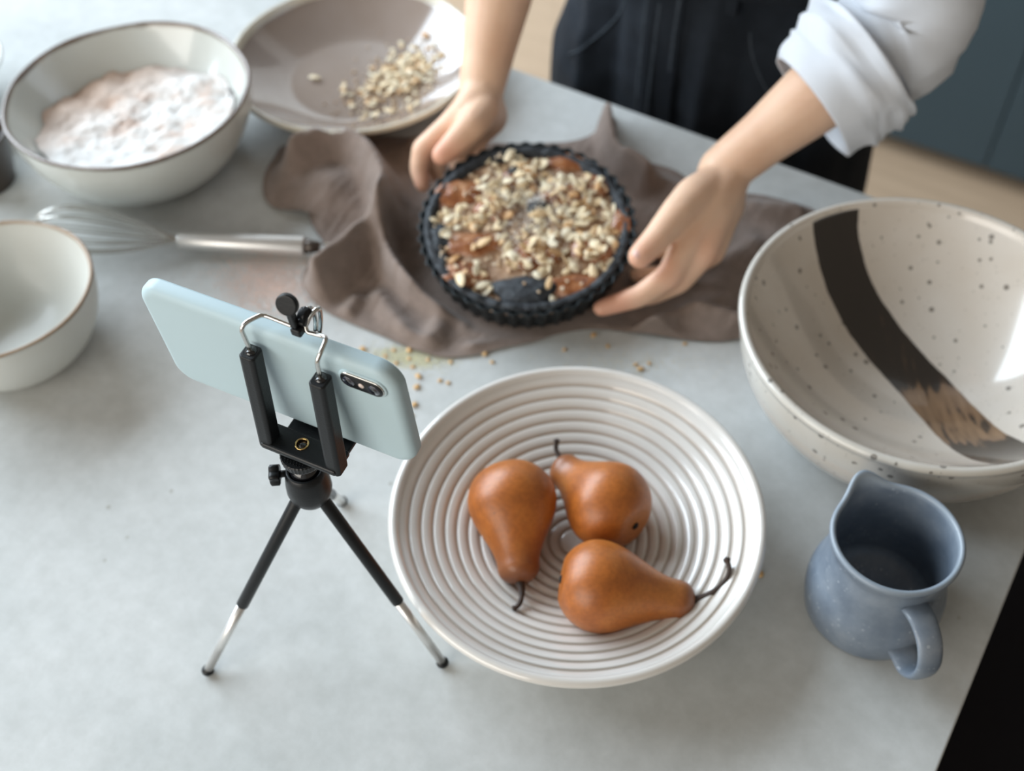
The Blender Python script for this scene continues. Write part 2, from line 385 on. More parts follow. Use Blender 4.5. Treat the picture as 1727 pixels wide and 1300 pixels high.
attrs(sb, inside=lambda c: (c[:, 2] > .0115)*(np.hypot(c[:, 0], c[:, 1]) < SBR-.004)*1.0, stroke=strk, stroke_len=lambda c: np.interp(c[:, 1], [-.09, -.075, -.06, -.045, -.02, -.008, .01, .12], [.02, .12, .40, .36, .44, .40, .08, .0]))

def rim_attr(R, H, wz, wr=.006): return lambda c: np.clip(1-(H-c[:, 2])/wz, 0, 1)*(np.hypot(c[:, 0], c[:, 1]) > R-wr)
# flour bowl
FB = Vector((-.3168, .8210, T)); FBR, FBH = .1030, .079
prof = [(0, .004), (.040, .004), (.041, 0), (.046, 0), (.047, .004)]
for i in range(1, 31):
    t = i/30; prof.append((.047+(FBR-.001-.047)*math.sin(t*math.pi/2)**.85, .004+(FBH-.006)*(1-math.cos(t*math.pi/2))**.85))
prof += [(FBR, FBH-.0015), (FBR-.0006, FBH-.0004), (FBR-.0018, FBH), (FBR-.003, FBH-.0006), (FBR-.0038, FBH-.002)]
for i in range(51):
    t = 1-i/50; prof.append((max((FBR-.0040)*t, 0), .008+(FBH-.011)*t**2.4))
prof[-1] = (0, .008)
m3, *_ = mat_glaze('pale celadon glaze', (.60, .625, .595), (.60, .66, .635), (.13, .082, .055), 0, 0, .2, None, .6, .03)
fb = lathe('mixing_bowl', prof, m3, n=180, fn=rimfn(.0014, 1.0, FBR), loc=FB); put(fb, 'deep pale green-white bowl with a brown rim, full of flour', 'bowl')
attrs(fb, inside=lambda c: 1.0*(c[:, 2] > .0075), rim=rim_attr(FBR, FBH, .0065))
# flour heap in it
def flour_mesh():
    n, m_ = 150, 60; v = [(0, 0, .050)]; f = []
    R0 = .094
    for j in range(1, m_+1):
        for i in range(n):
            a = 2*math.pi*i/n; r = R0*j/m_
            x, y = r*math.cos(a), r*math.sin(a)
            z = .054+.05*x - .10*y + .0050*mn.fractal(Vector((x*34, y*34, 1)), 1.0, 2.1, 5)+.0010*mn.noise(Vector((x*200, y*200, 3)))
            if j == m_: z = .030
            # stay inside the bowl wall
            tin = ((z-.008)/(FBH-.011)) if z > .008 else 0
            rmax = (FBR-.0055)*max(tin, .02)**(1/2.4)
            if r > rmax: x *= rmax/r; y *= rmax/r
            v.append((x, y, z))
    for i in range(n): f.append((0, 1+i, 1+(i+1) % n))
    for j in range(m_-1):
        for i in range(n):
            a = 1+j*n; b = a+n; k = (i+1) % n; f.append((a+i, b+i, b+k, a+k))
    return v, f
m, nt, p_ = new_mat('flour')
a, h, s = noise_ramp(nt, 24, [(.33, (.60, .47, .40)), (.44, (.70, .665, .63)), (.60, (.74, .73, .71))], 6, .6)
tc = N(nt, 'ShaderNodeTexCoord'); sp = N(nt, 'ShaderNodeSeparateXYZ'); L(nt, tc.outputs['Object'], sp.inputs[0])
ad = N(nt, 'ShaderNodeMath', operation='MULTIPLY_ADD'); L(nt, sp.outputs[0], ad.inputs[0]); ad.inputs[1].default_value = -9; ad.inputs[2].default_value = .05
a4 = N(nt, 'ShaderNodeMath', operation='MULTIPLY_ADD'); L(nt, sp.outputs[1], a4.inputs[0]); a4.inputs[1].default_value = 8; L(nt, ad.outputs[0], a4.inputs[2]); a4.use_clamp = True
c = mixc(nt, a4.outputs[0], a, (.60, .43, .33)); L(nt, c, p_.inputs['Base Color']); p_.inputs['Roughness'].default_value = 1; p_.inputs['Specular IOR Level'].default_value = .05
M_FLOUR = m
v, f = flour_mesh(); fl = pobj('flour', v, f, M_FLOUR, loc=FB); put(fl, 'loose heap of pinkish white flour inside the brown-rimmed bowl', 'flour', kind='stuff')

# small bowl at the left edge
SM = Vector((-.3790, .6030, T)); SMR, SMH = .0729, .0685
prof = [(0, .004), (.028, .004), (.029, 0), (.033, 0), (.034, .004)]
for i in range(1, 25):
    t = i/24; prof.append((.034+(SMR-.001-.034)*math.sin(t*math.pi/2)**.8, .004+(SMH-.006)*(1-math.cos(t*math.pi/2))**.9))
prof += [(SMR, SMH-.0015), (SMR-.0006, SMH-.0004), (SMR-.0016, SMH), (SMR-.0028, SMH-.0006), (SMR-.0034, SMH-.002)]
for i in range(41):
    t = 1-i/40; prof.append((max((SMR-.0036)*t, 0), .008+(SMH-.011)*t**3.2))
prof[-1] = (0, .008)
m4, *_ = mat_glaze('oat grey glaze', (.60, .61, .575), (.53, .53, .475), (.30, .20, .12), 0, 0, .42, None, .15, .03)
sb2 = lathe('small_bowl', prof, m4, n=150, fn=rimfn(.0010, 2.4, SMR), loc=SM); put(sb2, 'small empty grey-green bowl with a thin brown rim at the left edge, nearest the phone', 'bowl')
attrs(sb2, inside=lambda c: 1.0*(c[:, 2] > .0075), rim=rim_attr(SMR, SMH, .0042))

# brown dish with the almonds
DB = Vector((-.1365, .9235, T)); DR, DH = .1168, .037
prof = [(0, .003), (.060, .003), (.062, 0), (.068, 0), (.070, .003)]
for i in range(1, 25):
    t = i/24; prof.append((.070+(DR-.070)*t**.9, .003+(DH-.008)*t**1.5))
prof += [(DR+.0006, DH-.0032), (DR+.0004, DH-.0012), (DR-.0014, DH), (DR-.0035, DH-.0004), (DR-.0050, DH-.0022)]
for i in range(41):
    t = 1-i/40; r = (DR-.0055)*t
    z = .0085 if r < .062 else .0085+(DH-.011-.0)*((r-.062)/(DR-.0055-.062))**1.35*.9
    prof.append((max(r, 0), z+(.00004*math.sin(r*900) if r < .11 else 0)))
prof[-1] = (0, .0085)
m5, *_ = mat_glaze('brown glaze', (.31, .25, .215), (.46, .44, .38), (.66, .61, .50), 0, 0, .12, None, .9, .06)
db = lathe('shallow_dish', prof, m5, n=180, loc=DB); put(db, 'shallow brown glazed dish with cream rim holding leftover almonds', 'dish')
attrs(db, inside=lambda c: 1.0*(c[:, 2] > .0078), rim=lambda c: 1.0*(np.hypot(c[:, 0], c[:, 1]) > DR-.0068)*(c[:, 2] > DH-.006))

# two vessels cut by the left edge
ob = lathe('pale_bowl', bowl_profile(.075, .050, .032, .004, 1.3, 2.2, .006), m3, n=120, loc=Vector((-.532, .908, T)))
put(ob, 'pale blue-white bowl cut off at the left edge behind the flour bowl', 'bowl')
attrs(ob, inside=lambda c: 1.0*(c[:, 2] > .0055), rim=lambda c: 0*c[:, 0])
M_DARKCER = simple('dark brown stoneware', (.035, .022, .016), .4, coat=.3)
ob = lathe('dark_cup', bowl_profile(.036, .052, .026, .004, 1.0, 5.0, .006), M_DARKCER, n=90, loc=Vector((-.4610, .804, T)))
put(ob, 'dark brown cup barely in view at the left edge beside the flour bowl', 'cup')

# ------------------------------------------------------------------ blue creamer
CB = Vector((.2240, .3558, T)); CR, CH = .0388, .082
spa = math.radians(108)          # spout direction
def cup_fn(p, a, r, z):
    k = max(0, (z-.055)/(CH-.055)); d = (a-spa+math.pi) % (2*math.pi)-math.pi
    s = math.exp(-(d/.30)**2)*k**1.6; w = math.exp(-(d/.75)**2)*k
    rr = r*(1+.17*s-.05*w*(1-s)) ; zz = z+.0075*s*k
    return (rr*math.cos(a), rr*math.sin(a), zz)
prof = [(0, .002), (.036, .002), (.0385, 0), (.0405, .0015)]
for i in range(1, 25):
    t = i/24; z = .0015+(CH-.006-.0015)*t
    r = .0405+.0022*math.sin(min(t*1.9, 1)*math.pi)-.0045*sm(t, .25, .92)+.0022*sm(t, .9, 1.0); prof.append((float(r), z))
prof += [(CR+.0005, CH-.003), (CR+.0004, CH-.0012), (CR-.0008, CH), (CR-.0024, CH-.0003), (CR-.0034, CH-.002)]
for i in range(1, 25):
    t = 1-i/24; z = .005+(CH-.007)*t; prof.append((.0352+.0012*(1-t)-(.02*max(0, .08-t)/.08), z))
prof.append((0, .005))
m, nt, p_ = new_mat('dusty blue glaze')
a, h, s = noise_ramp(nt, 30, [(.35, (.120, .155, .205)), (.52, (.170, .210, .262)), (.68, (.225, .265, .315))], 6, .65)
mk = speck_mask(nt, s, 330, .42, .10, .50)
n3 = N(nt, 'ShaderNodeTexNoise'); n3.inputs['Scale'].default_value = 45; L(nt, s, n3.inputs['Vector'])
mm = N(nt, 'ShaderNodeMapRange'); mm.inputs[1].default_value = .45; mm.inputs[2].default_value = .7; mm.inputs[4].default_value = .75; L(nt, n3.outputs[0], mm.inputs[0])
ml = N(nt, 'ShaderNodeMath', operation='MULTIPLY'); L(nt, mk, ml.inputs[0]); L(nt, mm.outputs[0], ml.inputs[1])
c = mixc(nt, ml.outputs[0], a, (.42, .47, .52)); ar = N(nt, 'ShaderNodeAttribute', attribute_name='rim'); c = mixc(nt, ar.outputs['Fac'], c, (.27, .32, .37))
L(nt, c, p_.inputs['Base Color']); p_.inputs['Roughness'].default_value = .42; p_.inputs['Coat Weight'].default_value = .25; bump(nt, p_, h, .35, .0012)
M_BLUE = m
cu = thing('creamer_jug', 'dusty blue speckled jug with spout and loop handle near the table corner', 'jug', CB)
cb_ = lathe('jug_body', prof, M_BLUE, cu, n=144, fn=cup_fn); attrs(cb_, rim=lambda c: .8*np.clip(1-(CH-c[:, 2])/.004, 0, 1))
hd = Vector((math.cos(math.radians(-79)), math.sin(math.radians(-79)), 0))
hp = [hd*.036+Vector((0, 0, .060)), hd*.046+Vector((0, 0, .0615)), hd*.0575+Vector((0, 0, .056)), hd*.0645+Vector((0, 0, .043)), hd*.0635+Vector((0, 0, .028)), hd*.0555+Vector((0, 0, .0175)), hd*.046+Vector((0, 0, .018)), hd*.039+Vector((0, 0, .018))]
sw = smooth_path(hp, 8); v = []; f = []; side = Vector((-hd.y, hd.x, 0)); nn = 16
for i, q in enumerate(sw):
    t = (sw[min(i+1, len(sw)-1)]-sw[max(i-1, 0)]).normalized(); up = side.cross(t).normalized()
    k = i/(len(sw)-1); wi = .0088-.0018*math.sin(k*math.pi)+.0015*k; th = .0030
    for j in range(nn):
        a = 2*math.pi*j/nn; v.append(q+side*(wi*math.copysign(abs(math.cos(a))**.8, math.cos(a)))+up*(th*math.sin(a)))
for i in range(len(sw)-1):
    for j in range(nn): f.append((i*nn+j, i*nn+(j+1) % nn, (i+1)*nn+(j+1) % nn, (i+1)*nn+j))
f.append(tuple(range(nn))[::-1]); f.append(tuple(range((len(sw)-1)*nn, len(sw)*nn)))
ha = pobj('handle', v, f, M_BLUE, cu); attrs(ha, rim=lambda c: 0*c[:, 0])

# ------------------------------------------------------------------ pears
m, nt, p_ = new_mat('russet pear skin')
a, h, s = noise_ramp(nt, 32, [(.25, (.24, .066, .012)), (.5, (.42, .125, .020)), (.78, (.56, .205, .040))], 6, .6)
b, h2, _ = noise_ramp(nt, 420, [(.4, (.80, .80, .80)), (.6, (1, 1, 1))], 2, .5); c = mixc(nt, .7, a, b, 'MULTIPLY')
mk = speck_mask(nt, s, 95, .10, .05, .72); c = mixc(nt, mk, c, (.06, .028, .012))
na = N(nt, 'ShaderNodeAttribute', attribute_name='neck'); c = mixc(nt, na.outputs['Fac'], c, (.155, .060, .030))
L(nt, c, p_.inputs['Base Color']); p_.inputs['Roughness'].default_value = .40; p_.inputs['Coat Weight'].default_value = .12; p_.inputs['Coat Roughness'].default_value = .3; bump(nt, p_, h2, .15, .0006)
M_PEAR = m; M_STEM = simple('pear stem', (.040, .022, .014), .6, noise=300, nstr=.4, bmp=.5, bscale=600); M_CALYX = simple('pear calyx', (.012, .008, .006), .9)
def pear(label, A, B, rb, stem_pts, nr=.42, lobes=0):
    """A centre of the body, B neck end (world); body radius rb"""
    A, B = Vector(A), Vector(B); ax = (B-A); Ln = ax.length
    t = thing('bosc_pear', label, 'pear', A, 'brown pears in the ringed bowl')
    q = Vector((0, 0, 1)).rotation_difference(ax.normalized())
    n, m_ = 56, 60; v = []; f = []
    rn = rb*nr
    prof = []
    for i in range(m_+1):
        t_ = i/m_; z = -rb*.93 + (Ln+rb*.93)*t_
        if z < 0: r = rb*math.sqrt(max(0, 1-(z/(rb*.93))**2))**(.92)
        else:
            k = z/Ln; r = rb*(1-k)**0 * ((1-sm(k, 0, .80))*1.0+sm(k, 0, .80)*nr)
            r *= float((1-max(0, (k-.80)/.20)**2.2)**.5) if k < 1 else 0
        prof.append((r, z))
    prof[0] = (0, -rb*.93+.0022); prof[1] = (prof[1][0], prof[1][1]+.0010)
    for j, (r, z) in enumerate(prof):
        for i in range(n):
            a = 2*math.pi*i/n; d = 1+.028*math.sin(2*a+lobes)+.018*math.sin(3*a+z*60+lobes)+.02*mn.noise(Vector((math.cos(a)*1.5, math.sin(a)*1.5, z*40+lobes*7)))
            v.append(q @ Vector((max(r, .0002)*d*math.cos(a), max(r, .0002)*d*math.sin(a), z)))
    for j in range(m_):
        for i in range(n): f.append((j*n+i, j*n+(i+1) % n, (j+1)*n+(i+1) % n, (j+1)*n+i))
    f.append(tuple(range(n))[::-1]); f.append(tuple(range(m_*n, (m_+1)*n)))
    sk = pobj('flesh', v, f, M_PEAR, t)
    axn = ax.normalized(); attrs(sk, neck=lambda c: np.clip((c @ np.array(axn)-Ln*.50)/(Ln*.55), 0, 1)**1.3*.9)
    bm = bmesh.new(); sp_ = [axn*(Ln-.003)]+[Vector(s_)-A for s_ in stem_pts]; sp_ = smooth_path(sp_, 7); k = len(sp_)
    tube(bm, sp_, [.0036-.0020*min(1, i/(k*.4))+(.0008 if i > k*.88 else 0) for i in range(k)], 10); bobj('stem', bm, M_STEM, t)
    bm = bmesh.new(); bmesh.ops.create_uvsphere(bm, u_segments=12, v_segments=8, radius=.0027)
    for v_ in bm.verts: v_.co = q @ (Vector((v_.co.x, v_.co.y, v_.co.z*.5)) + Vector((0, 0, -rb*.93+.0022)))
    bobj('calyx', bm, M_CALYX, t); return t
A1 = at(864, 846, .038); B1 = at(877, 984, .026)
pear('brown pear lying at the left of the ringed bowl with its stem towards the camera', A1, B1, .0290, [at(880, 1000, .026), at(876, 1018, .026), at(867, 1026, .025)], .46, 0)
A2 = at(1027, 852, .037); B2 = at(938, 782, .030)
pear('brown pear at the back of the ringed bowl with its dark eye showing', A2, B2, .0284, [at(945, 776, .032), at(938, 758, .034), at(939, 742, .038)], .42, 2)
A3 = at(1010, 988, .040); B3 = at(1172, 1017, .030)
pear('brown pear at the front of the ringed bowl with a long curved stem', A3, B3, .0278, [at(1195, 1004, .034), at(1222, 980, .038), at(1230, 960, .041), at(1225, 942, .043)], .44, 4)

# ------------------------------------------------------------------ phone, holder, tripod
PC = Vector((-0.11712596, 0.36879251, T+CAMH-0.4389429))
PM = Matrix(((0.8841077, 0.464539, -0.05056775), (-0.46670501, 0.8832098, -0.0461182), (0.02323822, 0.06437368, 0.99765526)))
PM4 = PM.to_4x4(); PM4.translation = PC
M_CASE = simple('pale aqua silicone case', (.45, .575, .615), .42, noise=6, nstr=.015, spec=.35)
M_BP = simple('black plastic', (.008, .009, .010), .34, spec=.3, nstr=.1, bmp=.15, bscale=900); M_BG = simple('gloss black', (.006, .006, .008), .12, coat=.8)
M_CHROME = simple('polished steel', (.62, .61, .58), .16, metal=1, nstr=.03); M_STEEL = simple('brushed steel', (.78, .77, .75), .34, metal=.85, nstr=.03); M_BRASS = simple('brass', (.62, .42, .18), .25, metal=1)
M_LENS = simple('lens glass', (.03, .032, .05), .05, coat=1); M_FLASH = simple('flash diffuser', (.75, .62, .55), .3)
def rrect(w, h, r, n=10):
    out = []
    for cx, cy, a0 in ((w/2-r, h/2-r, 0), (-w/2+r, h/2-r, 90), (-w/2+r, -h/2+r, 180), (w/2-r, -h/2+r, 270)):
        for i in range(n+1):
            a = math.radians(a0+90*i/n); out.append((cx+r*math.cos(a), cy+r*math.sin(a)))
    return out
def rr_solid(name, w, h, r, levels, mat, parent, cx=0, cz=0):
    """rounded-rectangle loops in the phone plane; levels = (y, inset)"""
    v = []; f = []; n = None
    for (y, ins) in levels:
        lp = rrect(w-2*ins, h-2*ins, max(r-ins, .0004)); n = len(lp)
        v += [(cx+a, y, cz+b) for a, b in lp]
    for j in range(len(levels)-1):
        for i in range(n): f.append((j*n+i, j*n+(i+1) % n, (j+1)*n+(i+1) % n, (j+1)*n+i))
    f.append(tuple(range(n))[::-1]); f.append(tuple(range((len(levels)-1)*n, len(levels)*n)))
    return pobj(name, v, f, mat, parent)
ph = thing('smartphone', 'smartphone in a pale aqua case gripped sideways on the tripod', 'phone'); ph.matrix_world = PM4
lv = [(.0046*(1-math.cos(a))+0, .0052*(1-math.sin(a))) for a in [i*math.pi/2/8 for i in range(9)]]
lv += [(.0095-.0020*(1-math.sin(a)), .0020*(1-math.cos(a))) for a in [i*math.pi/2/6 for i in range(7)]]
LW, LH = .149, .0762
cs = rr_solid('phone_case', LW, LH, .0125, lv, M_CASE, ph)
rr_solid('screen', LW-.006, LH-.006, .010, [(.0090, .0005), (.0099, 0), (.0101, .0006)], M_BG, ph)
ccx, ccz = .0562, .0258
cr = rr_solid('camera_cutout', .0262, .0122, .0060, [(.0008, 0), (-.0006, .0001), (-.0009, .0007)], M_CASE, ph, ccx, ccz); 
rr_solid('camera_rim', .0238, .0101, .0050, [(.0005, 0), (-.0012, 0), (-.0015, .0003)], M_CHROME, ph, ccx, ccz)
ci = rr_solid('camera_island', .0230, .0093, .0046, [(.0, 0), (-.0018, 0), (-.0020, .0002)], M_BP, ph, ccx, ccz)
for dx, rr, mm_ in ((-.0069, .0033, M_LENS), (.0069, .0033, M_LENS), (.0, .0016, M_FLASH)):
    bm = bmesh.new(); cone_bm(bm, (ccx+dx, -.0018, ccz), (ccx+dx, -.0023, ccz), rr, rr*.9, 28)
    bobj('lens' if rr > .002 else 'flash', bm, mm_, ci)
for r_, mm_ in (((.0013), M_BG),):
    for dx in (-.0069, .0069):
        bm = bmesh.new(); cone_bm(bm, (ccx+dx, -.0022, ccz), (ccx+dx, -.0025, ccz), .0019, .0015, 20); bobj('lens_core', bm, mm_, ci)

# holder
ho = thing('phone_holder', 'black plastic phone clamp with silver spring wire on the tripod head', 'phone clamp'); ho.matrix_world = PM4
def post(xc, top, bot):
    # channel section: rounded C profile swept from top to bottom
    sec = [(-.0045, -.0040), (-.0045, .0030), (-.0030, .0040), (.0030, .0040), (.0045, .0030), (.0045, -.0040), (.0030, -.0052), (-.0030, -.0052)]
    v = []; f = []
    for (p) in (top, bot):
        for a, b in sec: v.append((p[0]+a, p[1]+b, p[2]))
    n = len(sec)
    for i in range(n): f.append((i, (i+1) % n, n+(i+1) % n, n+i))
    f.append(tuple(range(n))[::-1]); f.append(tuple(range(n, 2*n)))
    o = pobj('post', v, f, M_BP, ho, smooth=False); bevel(o, .0009, 3); return o
pl = post(0, (-.0025, -.0058, .0275), (-.0035, -.0152, -.0372))
pr = post(0, (.0365, -.0058, .0262), (.0370, -.0152, -.0375))
for xc, zt in ((-.0025, .0275), (.0365, .0262)):
    bm = bmesh.new(); cone_bm(bm, (xc, -.0058, zt-.002), (xc, -.0058, zt+.0006), .0028, .0028, 16); bobj('post_socket', bm, M_BG, ho)
bb = box('base_bar', (.0168, -.0135, -.0352), (.0455, .0150, .0042), M_BP, ho, bev=.0015)
box('front_lip', (.0168, .0030, -.0415), (.038, .0210, .0030), M_BP, ho, bev=.001)
box('front_hook', (.0168, .0130, -.0360), (.030, .0022, .0130), M_BP, ho, bev=.0008)
def ring(name, c, r, rt, mat, parent, n=40, axis='z', squash=1):
    bm = bmesh.new(); pts = []
    for i in range(n):
        a = 2*math.pi*i/n; x, y = r*math.cos(a), r*math.sin(a)
        pts.append(Vector(c)+(Vector((x, y, 0)) if axis == 'z' else Vector((x, 0, y)) if axis == 'y' else Vector((0, x, y))))
    tube(bm, pts, rt, 8, closed=True); return bobj(name, bm, mat, parent)
bx_, by_ = .0150, -.0125
nut = ring('brass_nut', (bx_, by_, -.0329), .0033, .00055, M_BRASS, ho)
bm = bmesh.new(); cone_bm(bm, (bx_, by_, -.0345), (bx_, by_, -.03300), .0027, .0029, 24); bobj('bore', bm, M_BG, nut)
def wire(pts):
    pts = [Vector(p) for p in pts]
    for _ in range(2): pts = [pts[0]]+[q_ for a, b in zip(pts, pts[1:]) for q_ in (a.lerp(b, .22), a.lerp(b, .78))]+[pts[-1]]
    bm = bmesh.new(); tube(bm, smooth_path(pts, 7), .00115, 10); return bobj('spring_wire', bm, M_CHROME, ho)
wire([(-.0025, -.0058, .022), (-.0028, -.0058, .030), (-.0034, -.0056, .0385), (-.0034, -.0056, .0430), (-.0022, -.0030, .0455), (.0025, .0030, .0465), (.0045, .0045, .0455), (.0120, .0045, .0450), (.0210, .0045, .0445)])
wire([(.0365, -.0058, .020), (.0365, -.0058, .028), (.0370, -.0056, .036), (.0375, -.0054, .0395), (.0385, -.0020, .0430), (.0385, .0030, .0455), (.0370, .0045, .0455), (.0310, .0045, .0445), (.0268, .0045, .0440), (.0258, .0060, .0470), (.0275, .0105, .0510), (.0290, .0130, .0520), (.0285, .0155, .0500), (.0265, .0160, .040), (.0262, .0130, .034)])
wire([(.0210, .0045, .0445), (.0225, .0060, .0470), (.0235, .0105, .0505), (.0240, .0145, .0500), (.0235, .0160, .040), (.0238, .0130, .034)])
# clip and paddle
bm = bmesh.new(); box_bm(bm, (.0232, .0035, .0452), (.0055, .0060, .0046)); box_bm(bm, (.0250, .0085, .0495), (.0040, .0090, .0055), Matrix.Rotation(.5, 3, 'X')); o = bobj('wire_clip', bm, M_BP, ho, smooth=False); bevel(o, .0010, 3)
bm = bmesh.new(); cone_bm(bm, (.0222, .0090, .0500), (.0262, .0090, .0500), .0036, .0036, 28); o = bobj('hook_roller', bm, M_BP, ho); bevel(o, .0006)
pa = Vector((.15, -.9, .4)).normalized()*.0016; pc_ = Vector((.0222, .0030, .0630)); bm = bmesh.new(); cone_bm(bm, pc_-pa, pc_+pa, .0054, .0054, 36)
box_bm(bm, (.0222, .0032, .0540), (.0036, .0036, .0130)); o = bobj('thumb_paddle', bm, M_BP, ho, smooth=False); bevel(o, .0008, 3)
# tripod
hub = at(521, 818, .150); AXX = Vector((hub.x, hub.y, T))
tr = thing('mini_tripod', 'small black tabletop tripod with telescopic chrome legs holding the phone', 'tripod', AXX)
hz = hub.z-T
bm = bmesh.new()
pf = [(0, -.0125), (.0065, -.0125), (.0095, -.0105), (.0118, -.006), (.0125, -.002), (.0122, .0045), (.0112, .0115), (.0102, .0155), (.0092, .0162), (.0085, .0130), (0, .012)]
o = lathe('hub', [(r, hz+z) for r, z in pf], M_BP, tr, 48)
lathe('ball', [(0, hz+.006)]+[(.0082*math.sin(a), hz+.0135-.0082*math.cos(a)) for a in [math.pi*k/14 for k in range(3, 14)]]+[(0, hz+.0217)], M_BG, tr, 32)
plate_c = PM4 @ Vector((.0125, -.0125, -.0430)); pc = plate_c-AXX
axn = PM @ Vector((0, 0, 1))
bm = bmesh.new(); cone_bm(bm, (0, 0, hz+.018), pc-axn*.003, .0040, .0046, 20); bobj('neck', bm, M_BP, tr)
plo = None
bm = bmesh.new(); x_, y_ = frame_of(axn); nn = 72; lay = []
for (r, d) in ((.0078, -.0042), (.0108, -.0036), (.0114, -.0020), (.0114, .0012), (.0108, .0020), (.0, .0020)):
    lay.append([bm.verts.new(pc+axn*d+(x_*math.cos(2*math.pi*i/nn)+y_*math.sin(2*math.pi*i/nn))*(r*(1+(.018 if i % 2 and .009 < r else 0)))) for i in range(nn)] if r else bm.verts.new(pc+axn*d))
for a, b in zip(lay, lay[1:]):
    for i in range(nn):
        if isinstance(b, list): bm.faces.new((a[i], a[(i+1) % nn], b[(i+1) % nn], b[i]))
        else: bm.faces.new((a[i], a[(i+1) % nn], b))
bm.faces.new(lay[0][::-1]); plt_ = bobj('mounting_plate', bm, M_BP, tr, smooth=False)
bm = bmesh.new()
for i in range(-6, 7):
    for j in range(-6, 7):
        if math.hypot(i+.5*(j % 2), j)*.0016 < .0100:
            p = pc+axn*.0020+x_*((i+.5*(j % 2))*.0016)+y_*(j*.0016); cone_bm(bm, p, p+axn*.0005, .00045, .0001, 6)
o = bobj('rubber_studs', bm, M_BP, plt_); put(o, kind='stuff')
kd = Vector((-.95, -.05, .0)).normalized(); kc = Vector((0, 0, hz+.0125))
bm = bmesh.new(); cone_bm(bm, kc+kd*.008, kc+kd*.0165, .0020, .0020, 14)
nn = 40; x2, y2 = frame_of(kd); lay = []
for s_, rs in ((.0135, .0046), (.0140, .0054), (.0182, .0054), (.0190, .0044)):
    lay.append([bm.verts.new(kc+kd*s_+(x2*math.cos(2*math.pi*i/nn)+y2*math.sin(2*math.pi*i/nn))*rs*(1+.16*math.cos(5*2*math.pi*i/nn))) for i in range(nn)])
for a, b in zip(lay, lay[1:]):
    for i in range(nn): bm.faces.new((a[i], a[(i+1) % nn], b[(i+1) % nn], b[i]))
bm.faces.new(lay[0][::-1]); bm.faces.new(lay[-1]); bobj('locking_knob', bm, M_BP, tr)
def leg(foot, k1):
    ft = foot-AXX; ft.z = .0035; d = Vector((ft.x, ft.y, 0)).normalized(); st = d*.0065+Vector((0, 0, hz-.0065)); dr = (ft-st).normalized(); ln = (ft-st).length
    bm = bmesh.new(); cone_bm(bm, st, st+dr*ln*k1, .0037, .0037, 24); o = bobj('leg', bm, M_BP, tr); bevel(o, .0007)
    bm = bmesh.new(); cone_bm(bm, st+dr*ln*(k1-.02), ft-dr*.001, .0029, .0029, 22); bobj('inner_tube', bm, M_STEEL, o)
    bm = bmesh.new(); bmesh.ops.create_uvsphere(bm, u_segments=20, v_segments=12, radius=.0040)
    for v_ in bm.verts:
        v_.co.z *= .80; v_.co += ft
    bobj('rubber_foot', bm, M_BP, o)
leg(at(353, 1134, 0), .595); leg(at(747, 1121, 0), .605); leg(at(578, 850, 0), .60)

# ------------------------------------------------------------------ whisk
wh = thing('balloon_whisk', 'steel balloon whisk lying on the table between the two bowls and the cloth', 'whisk', at(300, 403, 0))
O = wh.location
h0 = at(301, 405, .016); h1 = at(514, 415, .011); dv = (h1-h0).normalized()
bm = bmesh.new(); cone_bm(bm, h0-O, h1-O, .0068, .0082, 30); o = bobj('grip', bm, M_STEEL, wh); bevel(o, .0012)
bm = bmesh.new(); cone_bm(bm, h1-O-dv*.001, h1-O+dv*.0125, .0066, .0042, 24); bobj('end_cap', bm, simple('dark steel cap', (.09, .075, .065), .35, metal=.8), wh)
rc = h1+dv*.017-O; bm = bmesh.new(); pts = [rc+dv*(.0055*math.cos(a))+dv.cross(Vector((0, 0, 1)))*(.0045*math.sin(a)) for a in [2*math.pi*k/24 for k in range(24)]]
tube(bm, pts, .0009, 8, closed=True); bobj('hanging_ring', bm, M_CHROME, wh)
sdv = dv.cross(Vector((0, 0, 1))).normalized(); upv = Vector((0, 0, 1))
WL = .118; nw = 6
for k in range(nw):
    a = math.pi*k/nw+.26; lat = sdv*math.cos(a)+upv*math.sin(a)*.85
    pts = []
    for i in range(41):
        s_ = i/40*2*math.pi
        # teardrop: x along -dv, lateral
        xx = WL*(1-math.cos(s_))/2; ll = .0285*math.sin(s_)*abs(math.sin(s_/2))**1.3
        pts.append(h0-O-dv*(xx-.004)+lat*ll+upv*(.010*xx/WL))
    bm = bmesh.new(); tube(bm, pts, .00075, 7); bobj('wire_loop', bm, M_CHROME, wh)

# ------------------------------------------------------------------ cloth
TC = at(889, 380, .046)      # centre of the tin's rim
TRD = .0850
outl = [(462, 262), (478, 244), (530, 238), (590, 232), (660, 228), (740, 236), (830, 240), (900, 240), (965, 236), (1002, 222), (1016, 200), (1026, 190), (1036, 200), (1042, 240), (1062, 268), (1100, 274), (1140, 286), (1180, 312), (1240, 322), (1290, 328), (1345, 342), (1378, 356), (1392, 390), (1372, 440), (1335, 500), (1290, 550), (1262, 566), (1200, 574), (1100, 564), (1010, 553), (945, 560), (900, 574), (850, 584), (795, 597), (745, 600), (700, 588), (640, 562), (585, 540), (548, 522), (520, 500), (508, 470), (522, 440), (548, 415), (530, 385), (522, 368), (516, 352), (486, 352), (458, 346), (444, 325), (446, 290)]
oz = [.003]*len(outl)
OP = [at(a, b, .003) for a, b in outl]
def cat(pts, sub):
    return np.array([(p.x, p.y) for p in smooth_path(pts, sub, closed=True)])
OUT = cat(OP, 16)
c0 = np.array((TC.x, TC.y-.02))
